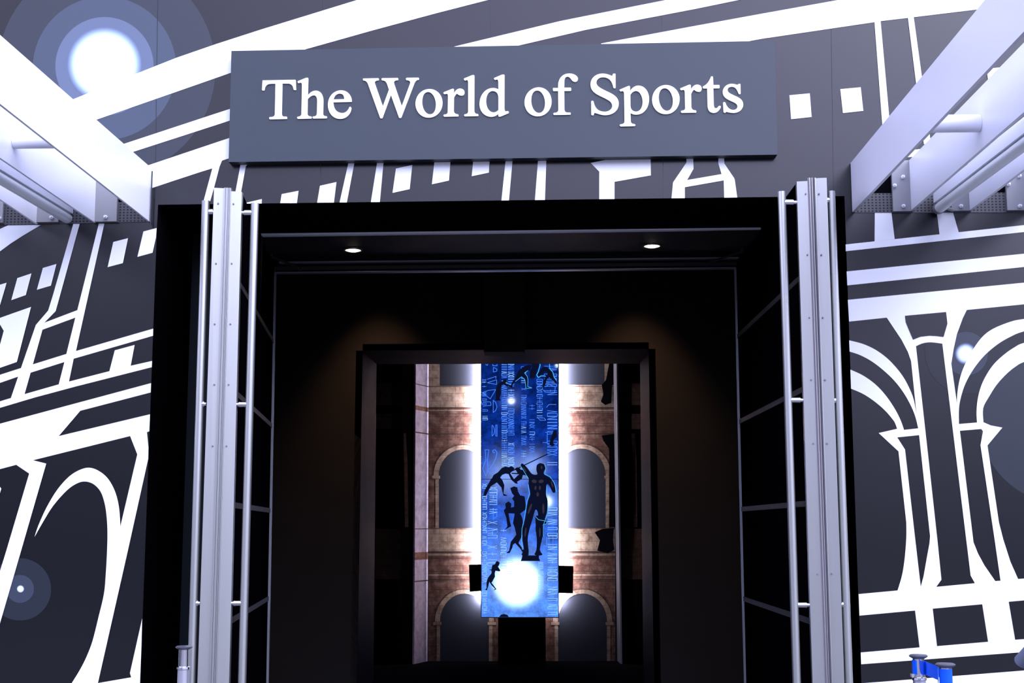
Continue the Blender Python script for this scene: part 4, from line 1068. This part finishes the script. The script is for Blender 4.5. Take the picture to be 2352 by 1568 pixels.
F_([(1590, 390), (1640, 330), (1690, 240), (1760, 220), (1830, 250), (1930, 350), (1970, 470), (2030, 560), (2030, 640), (1940, 540), (1860, 475), (1800, 520), (1770, 620), (1735, 700), (1650, 715), (1715, 680), (1720, 590), (1760, 470), (1820, 390), (1800, 350), (1740, 330), (1690, 400), (1620, 450), (1590, 430)], *C_)
F_([(1440, 60), (1620, 60), (1610, 220), (1560, 330), (1520, 490), (1400, 495), (1400, 330), (1450, 250)], *C_)
D_ = (1080, 970, 10.226)
F_([(2040, 180), (1960, 180), (1900, 350), (1860, 520), (1900, 545), (2000, 545), (1940, 470), (1970, 400), (2040, 330)], *D_)
F_([(360, 1565), (440, 1470), (500, 1330), (550, 1230), (650, 1170), (740, 1070), (830, 1030), (900, 1050), (960, 1020), (1020, 1050), (1040, 1090), (970, 1160), (940, 1190), (950, 1210), (1030, 1330), (1100, 1390), (1120, 1440), (1060, 1430), (960, 1340), (900, 1210), (830, 1200), (750, 1230), (705, 1290), (760, 1360), (800, 1470), (790, 1565), (740, 1565), (740, 1480), (620, 1400), (500, 1480), (440, 1565)], *D_)
F_([(1040, 1090), (1100, 1050), (1160, 1070), (1190, 1110), (1270, 1105), (1400, 1170), (1420, 1220), (1340, 1250), (1240, 1230), (1210, 1330), (1100, 1390), (1030, 1330), (1100, 1260), (1150, 1215), (970, 1205), (970, 1180), (1110, 1185), (1080, 1130)], *D_)
E_ = (1080, 1100, 7.84)
F_([(380, -10), (560, -10), (615, 110), (600, 260), (680, 298), (600, 302), (560, 150), (480, 60), (370, 130), (310, 240), (290, 300), (230, 300), (260, 200)], *E_)
F_([(720, 160), (790, 130), (850, 150), (860, 220), (900, 290), (980, 310), (1010, 540), (900, 620), (940, 700), (960, 850), (940, 1000), (870, 1150), (960, 1270), (990, 1320), (950, 1330), (900, 1250), (810, 1150), (770, 1180), (760, 1230), (710, 1330), (640, 1330), (700, 1290), (730, 1130), (830, 1000), (800, 870), (770, 790), (800, 620), (690, 615), (700, 680), (720, 780), (740, 850), (620, 910), (670, 850), (650, 700), (605, 560), (640, 520), (630, 440), (690, 400), (740, 440), (735, 510), (790, 500), (790, 400), (755, 350), (790, 300), (750, 250)], *E_)
# javelin thrower on a plinth (plain athlete figure)
S_ = [(1240, 1063), (1250, 1066), (1253, 1075), (1249, 1084), (1251, 1090), (1262, 1096), (1272, 1110), (1276, 1128), (1270, 1131), (1262, 1116), (1256, 1112), (1254, 1134), (1258, 1150), (1256, 1178), (1246, 1206), (1246, 1232), (1240, 1262), (1246, 1274), (1228, 1274),
      (1232, 1262), (1233, 1236), (1230, 1210), (1236, 1182), (1230, 1170), (1222, 1196), (1216, 1216), (1212, 1240), (1214, 1274), (1198, 1274), (1203, 1262), (1200, 1240), (1201, 1214), (1207, 1186), (1212, 1152), (1218, 1134), (1214, 1112), (1214, 1098), (1206, 1086), (1196, 1070), (1200, 1064), (1211, 1074), (1222, 1088), (1234, 1089), (1232, 1080), (1233, 1068)]
S_ = smooth(S_ + [S_[0]], 3)[:-1]
figs.append((S_, 'figure'))
figs.append(([(1168, 1084), (1258, 1041), (1259, 1043), (1169, 1086)], 'figure'))
figs.append(([(1196, 1288), (1198, 1283), (1200, 1275), (1238, 1275), (1238, 1282), (1241, 1288)], 'figure'))
for cx_, cy_, ax_, ay_, rt in ((1227, 1105, 6, 4, .2), (1243, 1105, 6, 4, -.2), (1230, 1120, 2.4, 5, .1), (1240, 1120, 2.4, 5, 0), (1235, 1135, 3, 5, 0), (1217, 1168, 2.6, 13, .35), (1248, 1168, 2.4, 12, 0), (1207, 1222, 1.8, 11, .1),
                              (1240, 1222, 1.8, 11, 0), (1205, 1078, 1.6, 7, -.6), (1268, 1112, 1.6, 8, -.3), (1244, 1073, 2, 4, 0)):
    figs.append(([(cx_ + ax_ * math.cos(t) * math.cos(rt) - ay_ * math.sin(t) * math.sin(rt), cy_ + ax_ * math.cos(t) * math.sin(rt) + ay_ * math.sin(t) * math.cos(rt)) for t in [i * math.pi / 6 for i in range(12)]], 'bronze'))
F_([(1170, 690), (1200, 650), (1250, 670), (1265, 720), (1300, 730), (1340, 710), (1385, 750), (1370, 800), (1310, 820), (1330, 900), (1320, 1040), (1290, 1040), (1280, 950), (1250, 1000), (1260, 1180), (1240, 1330), (1270, 1345), (1220, 1345), (1215, 1180), (1190, 1000), (1180, 850)], *E_)
B_ = (1060, 1270, 8.711)
F_([(720, 155), (765, 190), (750, 240), (730, 270), (780, 345), (760, 365), (680, 350), (665, 400), (670, 470), (610, 580), (600, 590), (640, 640), (700, 720), (640, 745), (670, 710), (600, 640), (555, 570), (540, 650), (510, 740), (470, 735), (500, 700), (500, 580), (530, 490), (600, 400), (600, 350), (545, 325), (600, 325), (615, 240), (670, 220), (690, 170)], *B_)
F_([(750, 1275), (790, 1230), (850, 1215), (920, 1235), (945, 1275)], *B_)
def strip2d(pts, w):
    out = []
    for i in range(len(pts) - 1):
        (x0, y0), (x1, y1) = pts[i], pts[i + 1]
        l = math.hypot(x1 - x0, y1 - y0) or 1
        nx_, ny_ = -(y1 - y0) / l * w / 2, (x1 - x0) / l * w / 2
        out.append([(x0 + nx_, y0 + ny_), (x1 + nx_, y1 + ny_), (x1 - nx_, y1 - ny_), (x0 - nx_, y0 - ny_)])
    return out
lines = []
lines += strip2d(zz([(1640, 90), (1640, 200), (1600, 340), (1560, 420), (1600, 480), (1660, 440), (1740, 440)], *C_), 1.6)
lines += strip2d(zz([(1860, 100), (1870, 270), (1940, 350), (1970, 470), (2030, 550)], *C_), 1.4)
lines += strip2d(zz([(1360, 315), (1275, 370), (1340, 450), (1355, 520), (1350, 690), (1450, 722), (1310, 735), (1285, 530), (1205, 460), (1060, 570)], *C_), 1.0)
lines += strip2d(zz([(830, 600), (960, 650)], *C_), 1.2)
lines += strip2d([(1214, 1100), (1206, 1086), (1196, 1070)], 1.0)
lines += strip2d([(1213, 1112), (1216, 1134), (1210, 1152), (1205, 1186), (1199, 1214), (1198, 1240), (1200, 1262)], 1.1)
lines += strip2d([(1250, 1064), (1254, 1075), (1251, 1088), (1264, 1095), (1274, 1110), (1278, 1129)], 1.1)
lines += strip2d([(1256, 1114), (1256, 1134), (1260, 1150), (1258, 1178), (1248, 1206), (1248, 1232)], 1.0)
lines += strip2d(zz([(1180, 680), (1230, 730)], *E_) + zz([(1385, 760), (1370, 805), (1310, 825)], *E_), 1.0)
# glyph rows: small unreadable marks
random.seed(7)
gl = []
def big(pts, w=1.1): gl.extend((q, 'glyph') for q in strip2d(pts, w))
for (x0, x1, y0, y1, step, lw, dens) in ((1152, 1165, 827, 1070, 5.2, 0.9, .92), (1167, 1181, 826, 1070, 5.6, 1.0, .9), (1197, 1209, 830, 1050, 5.5, .8, .6), (1233, 1246, 870, 960, 6, 1.0, .85), (1257, 1280, 900, 1065, 7, 1.0, .6),
                                          (1107, 1117, 865, 930, 5, .9, .7), (1108, 1118, 1110, 1410, 6, .9, .8), (1150, 1163, 1215, 1300, 6, 1.0, .7), (1166, 1178, 1280, 1320, 6, .9, .6), (1124, 1142, 1110, 1175, 7, 1.1, .8), (1108, 1120, 935, 965, 5, .9, .8), (1216, 1228, 900, 1040, 7, .8, .4), (1250, 1279, 828, 900, 6, 1.0, .7), (1236, 1248, 1290, 1360, 4.2, .9, .9), (1258, 1280, 1165, 1410, 6.5, 1.1, .75), (1120, 1142, 1180, 1300, 8, 1.0, .5)):
    y = y0
    while y < y1:
        if random.random() < dens:
            a, b_, c_, d_ = x0, x1, y + .6, y + step - .9
            k = random.randrange(7)
            mm = 'glyph2' if (y > 1040 or random.random() < .15) else 'glyph'
            S = {0: [[(a, c_), (b_, c_)], [(a, d_), (b_, d_)]], 1: [[(a, c_), (b_, d_)], [(a, d_), (b_, c_)]], 2: [[(a, c_), (b_, c_), (b_, d_), (a, d_)]],
                 3: [[(a, (c_ + d_) / 2), (b_, (c_ + d_) / 2)], [((a + b_) / 2, c_), ((a + b_) / 2, d_)]], 4: [[(a, d_), (b_, (c_ + d_) / 2), (a, c_)]],
                 5: [[(a, c_), (b_, c_), (b_, d_), (a, d_), (a, c_)]], 6: [[(a, c_), (b_, c_), (a, d_), (b_, d_)]]}[k]
            for s_ in S: gl.extend((q, mm) for q in strip2d(s_, lw))
        y += step
big(zz([(360, 80), (630, 80), (630, 200), (530, 200), (530, 80)], *C_)); big(zz([(360, 90), (370, 180), (410, 190), (410, 90)], *C_))
big(zz([(545, 350), (545, 240), (630, 280), (620, 330), (545, 350)], *C_)); big(zz([(400, 600), (620, 530), (620, 640), (400, 600)], *C_))
big(zz([(400, 520), (610, 450), (600, 510)], *C_)); big(zz([(540, 1010), (540, 1300), (600, 1250), (630, 1170), (600, 1060), (540, 1010)], *C_))
big(zz([(290, 830), (470, 980), (600, 760), (420, 780), (290, 830)], *C_)); big(zz([(300, 1050), (480, 1050), (490, 1130), (300, 1150)], *C_))
big(zz([(515, 60), (515, 320), (560, 270), (575, 190), (550, 100), (515, 60)], *D_)); big(zz([(600, 60), (600, 320), (630, 320), (630, 60), (600, 60)], *D_))
big(zz([(350, 640), (440, 640), (400, 900), (420, 1100), (370, 1260), (290, 1080), (370, 880), (350, 640)], *D_)); big(zz([(580, 700), (540, 710), (525, 660), (580, 635), (630, 700), (600, 840), (520, 1000), (450, 1100)], *D_), 1.4)
big(zz([(1700, 470), (1810, 470), (1810, 230), (1760, 230)], *D_)); big(zz([(1710, 760), (1760, 820), (1980, 830), (2000, 700), (1850, 640), (1760, 700)], *C_))
big(zz([(1790, 1180), (1850, 1110), (2020, 1110)], *C_)); big(zz([(1590, 1420), (1640, 1480), (1780, 1480), (1740, 1430), (1590, 1420)], *C_))
big(zz([(480, 250), (480, 450)], *E_), 2); big(zz([(415, 530), (480, 580), (480, 670), (415, 720), (415, 530)], *E_)); big(zz([(300, 270), (440, 270)], *E_)); big(zz([(370, 970), (490, 970), (490, 880), (370, 970)], *E_))
big(zz([(1270, 680), (1400, 660), (1400, 600)], *E_), 1.6); big(zz([(1320, 1190), (1380, 1220), (1380, 1040)], *E_), 1.6); big(zz([(1420, 1020), (1490, 1020), (1490, 1220), (1420, 1220), (1420, 1020)], *E_))
big(zz([(1690, 380), (1680, 320), (1760, 300), (1740, 390), (1690, 380)], *B_)); big(zz([(1730, 1080), (1730, 1010), (1780, 985), (1930, 990)], *B_), 1.6); big(zz([(1780, 900), (1810, 760), (1740, 740)], *B_), 1.6)
big(zz([(1550, 1080), (1630, 1040), (1640, 1110), (1580, 1220), (1550, 1080)], *B_)); big(zz([(440, 1240), (440, 1010)], *B_), 1.5); big(zz([(720, 1240), (700, 1020)], *B_), 1.5); big(zz([(560, 1190), (700, 1240)], *B_), 1.2)
for (y0, y1) in ((702, 1099.5), (1100.7, 1416.5)):
    b = dpanel(y0, y1, 1)
    for poly, m_ in gl:
        q = clipy(poly, y0, y1)
        if q and all(1106 <= p[0] <= 1281.5 for p in q): b.pxpoly(q, m_, Ysc - .0045)
    for poly, m_ in figs:
        q = clipy(poly, y0, y1)
        if q:
            q = [(min(max(x, 1106.3), 1281.2), y) for x, y in q]
            b.pxpoly(q, m_, Ysc - (.0075 if m_ == 'bronze' else .006))
    for poly in lines:
        q = clipy(poly, y0, y1)
        if q: b.pxpoly(q, 'cyan', Ysc - .0085)
    b.build('display_panel', scr, label='blue image with dark athlete silhouettes, %s panel' % ('upper' if y0 < 1000 else 'lower'))
b = MB(); P = UY(1144, 1418, Ysc + .01); Q = UY(1253, 1418, Ysc + .01)
b.box((P.x, Ysc + .005, 0.0), (Q.x, Ysc + .055, P.z + .3), 'black'); b.build('stand', scr)
# black loudspeakers beside the screen (one mounting box behind it)
for lab, pts in (('black rounded box jutting out at the lower left of the screen', [(1077, 1297), (1106, 1295.5), (1106, 1357), (1079, 1358.5)]),
                 ('black rounded box jutting out at the lower right of the screen', [(1281, 1298.5), (1317, 1300), (1316, 1362), (1281, 1361.5)])):
    b = MB(); b.pxprism(pts, Ysc + .065, Ysc + .13, 'black')
    o = b.build('speaker', bevel=0.006); o['label'] = lab; o['category'] = 'speaker'; o['group'] = 'black boxes beside the screen'
# vertical led bars behind the screen
YB = 9.32
for lab, xa, xb, yb in (('bright white vertical light bar behind the left screen edge', 1101, 1108, 1378), ('bright white vertical light bar behind the right screen edge', 1280, 1288, 1384)):
    b = MB()
    q = [(xa + 4, 705), (xb + 4, 705), (xb + 4, yb), (xa + 4, yb)] if xa < 1200 else [(xa - 4, 705), (xb - 4, 705), (xb - 4, yb), (xa - 4, yb)]
    b.pxprism(q, YB - .10, YB - .07, 'signdark')
    l3 = [UY(x, y, YB - .10) + Vector((0, .0305, 0)) for x, y in q]
    b.face([l3[0], l3[1], l3[2], l3[3]], 'led')
    o = b.build('light_bar'); o['label'] = lab; o['category'] = 'light'; o['group'] = 'vertical light bars behind the screen'
# ---- printed backdrop
bk = MB()
bk.pxprism([(983, 700), (1413, 700), (1421, 1800), (981, 1800)], YB, YB + .03, 'opening', 'black')
e1, e2, e3, e4 = YB - .0015, YB - .003, YB - .0045, YB - .006
def cx(x): return x
def arch_open(cx_, hw, ytop, yspring, ybot, n=18):
    pts = [(cx_ - hw, ybot), (cx_ - hw, yspring)]
    for i in range(1, n):
        a = math.pi - math.pi * i / n
        pts.append((cx_ + hw * math.cos(a), yspring - (yspring - ytop) * math.sin(a)))
    pts += [(cx_ + hw, yspring), (cx_ + hw, ybot)]
    return pts
XA, XB = 983, 1413
cL, cR, hw = 1064, 1335, 56
# pale bands
for y0, y1, m_ in ((887, 935, 'stone'), (935, 995, 'redstone'), (1213, 1266, 'stone'), (1266, 1331, 'redstone')):
    bk.pxpoly([(XA, y0), (XB, y0), (XB, y1), (XA, y1)], m_, e1)
# storey with arches
bk.pxpoly([[(XA, 995), (XB, 995), (XB, 1213), (XA, 1213)], arch_open(cL, hw, 1032, 1092, 1212)[::-1], arch_open(cR, hw, 1030, 1092, 1212)[::-1]], 'redstone', e1)
bk.pxpoly([[(XA, 1331), (XB, 1331), (XB, 1640), (XA, 1640)], arch_open(cL + 3, hw + 2, 1363, 1428, 1638)[::-1], arch_open(cR + 3, hw + 2, 1363, 1428, 1638)[::-1]], 'redstone', e1)
bk.pxpoly([[(XA, 700), (XB, 700), (XB, 887), (XA, 887)], [(1010, 705), (1113, 705), (1113, 886), (1010, 886)][::-1], [(1284, 705), (1388.5, 705), (1388.5, 883), (1284, 883)][::-1]], 'stone', e1)
# arch rings
for c_, yt, ys, yb in ((cL, 1032, 1092, 1212), (cR, 1030, 1092, 1212), (cL + 3, 1363, 1428, 1540), (cR + 3, 1363, 1428, 1540)):
    o_ = arch_open(c_, hw + 13, yt - 11, ys, ys)[1:-1]
    i_ = arch_open(c_, hw + .5, yt - .5, ys, ys)[1:-1]
    bk.pxpoly(o_ + i_[::-1], 'stone', e2)
    ol = strip2d(o_, 1.3)
    for q in ol: bk.pxpoly(q, 'crack', e3)
    for sg in (-1, 1):
        xa = c_ + sg * hw
        if xa < XA or xa > XB - 6: continue
        bk.pxpoly([(xa - (16 if sg < 0 else 3), ys), (xa + (3 if sg < 0 else 16), ys), (xa + (3 if sg < 0 else 16), ys + 7), (xa - (16 if sg < 0 else 3), ys + 7)], 'stone', e3)
        bk.pxpoly([(xa - (8 if sg < 0 else 0), ys + 7), (xa + (0 if sg < 0 else 8), ys + 7), (xa + (0 if sg < 0 else 8), yb), (xa - (8 if sg < 0 else 0), yb)], 'stone', e2)
# cornice lines
for y, w_ in ((887.5, 1.2), (936, 2.6), (950, 1.3), (978, 1.2), (996, 2.2), (1214, 1.2), (1267, 3.0), (1282, 1.4), (1312, 1.2), (1331, 2.2)):
    for q in strip2d([(XA, y), (1100, y + .3), (1200, y), (1300, y - .3), (XB, y)], w_): bk.pxpoly(q, 'crack', e3)
for y, w_ in ((940, 3), (1271, 5), (1318, 3)):
    for q in strip2d([(XA, y + 2), (XB, y + 2)], w_): bk.pxpoly(q, 'stone', e2)
# broken dark masonry on the right side
for pts in ([(1382, 884), (1392, 872), (1399, 835), (1420, 835), (1421, 876), (1406, 885), (1404, 925), (1390, 930), (1380, 922), (1386, 905)],
            [(1382, 1000), (1412, 996), (1413, 1210), (1400, 1210), (1399, 1030), (1386, 1012)],
            [(1366, 1222), (1382, 1215), (1410, 1212), (1408, 1240), (1411, 1262), (1396, 1270), (1372, 1264), (1378, 1240)]):
    bk.pxpoly(pts, 'black', e4)
bo = bk.build('backdrop'); bo['label'] = 'printed backdrop of an ancient stone arcade behind the blue screen'; bo['category'] = 'backdrop'
# folded side wings
def wing(lab, pa, pb, Ya, Yb2, m_, th):
    A, B = UY(pa, 1200, Ya), UY(pb, 1200, Yb2)
    t = thing('backdrop_wing', lab, 'backdrop', (A.x, Ya, 0), 'folded wings of the printed backdrop')
    z0, z1 = 0.0, 4.2
    b_ = MB(); th = Vector((th, 0, 0))
    q = [Vector((A.x, Ya, z0)), Vector((B.x, Yb2, z0)), Vector((B.x, Yb2, z1)), Vector((A.x, Ya, z1))]
    b_.hexa(q, [p + th for p in q], m_)
    if m_ == 'wing':
        for y0, y1, mm in ((887, 889, 'crack'), (936, 946, 'redstone'), (995, 998, 'crack'), (1213, 1215, 'crack'), (1267, 1284, 'redstone'), (1331, 1334, 'crack')):
            za, zb_ = UY(pa, y0, Ya).z, UY(pa, y1, Ya).z
            o2 = Vector((.0015, -.002, 0))
            b_.face([Vector((A.x, Ya, za)) + o2, Vector((B.x, Yb2, za)) + o2, Vector((B.x, Yb2, zb_)) + o2, Vector((A.x, Ya, zb_)) + o2], mm)
    b_.build('printed_face', t)
wing('narrow lilac stone wing of the backdrop, left of the arcade', 983, 953, YB - .01, 8.95, 'wing', -0.02)
wing('thin dark wing edge of the backdrop, right of the arcade', 1414, 1421, YB - .01, 8.95, 'thinalu', 0.02)
# dim outer prints, shade beyond the wings put into darker colours
M['shadedstone'] = stone('print_shaded_stone', (0.03, 0.015, 0.012), (0.07, 0.035, 0.026), (0.11, 0.06, 0.045))
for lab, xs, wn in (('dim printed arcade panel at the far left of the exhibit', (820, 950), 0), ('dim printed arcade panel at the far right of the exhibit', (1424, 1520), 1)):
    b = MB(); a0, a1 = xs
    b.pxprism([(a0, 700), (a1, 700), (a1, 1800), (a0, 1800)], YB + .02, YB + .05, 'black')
    for y0, y1, m_ in ((880, 930, 'shadedstone'), (950, 985, 'shadedstone'), (1214, 1330, 'shadedstone')):
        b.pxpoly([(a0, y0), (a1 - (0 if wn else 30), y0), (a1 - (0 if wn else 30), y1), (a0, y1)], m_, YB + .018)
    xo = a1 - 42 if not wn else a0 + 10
    for q in strip2d([(xo + 20, 995), (xo + 24, 1060), (xo + 26, 1210)], 8): b.pxpoly(q, 'shadedstone', YB + .017)
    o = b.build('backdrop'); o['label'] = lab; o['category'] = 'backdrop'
# black box hanging at the top of the exhibit opening
b = MB(); b.pxprism([(1111.5, 560), (1204, 560), (1205, 807.5), (1111.5, 808)], Yh - .32, Yh - .02, 'hallblack')
o = b.build('hanging_box', bevel=0.004); o['label'] = 'black box hanging on the back wall just above the blue screen'; o['category'] = 'box'

# hall downlights that warm the corners of the exhibit opening, and exhibit fill
for px_ in (872, 1462):
    p = UY(px_, 900, Yh)
    l = bpy.data.lights.new('hall_lamp', 'SPOT'); l.energy = 230; l.color = (1.0, 0.55, 0.30); l.spot_size = math.radians(66); l.spot_blend = 1.0; l.shadow_soft_size = 0.05
    lo = bpy.data.objects.new('hall_lamp', l); COL.objects.link(lo)
    lo.location = (p.x, Yh - 0.55, 4.2)
    lo.rotation_euler = (Vector(lo.location) - Vector((p.x, Yh - .10, 0.3))).to_track_quat('Z', 'Y').to_euler()

for o in bpy.data.objects:
    if '_w' in o: del o['_w']
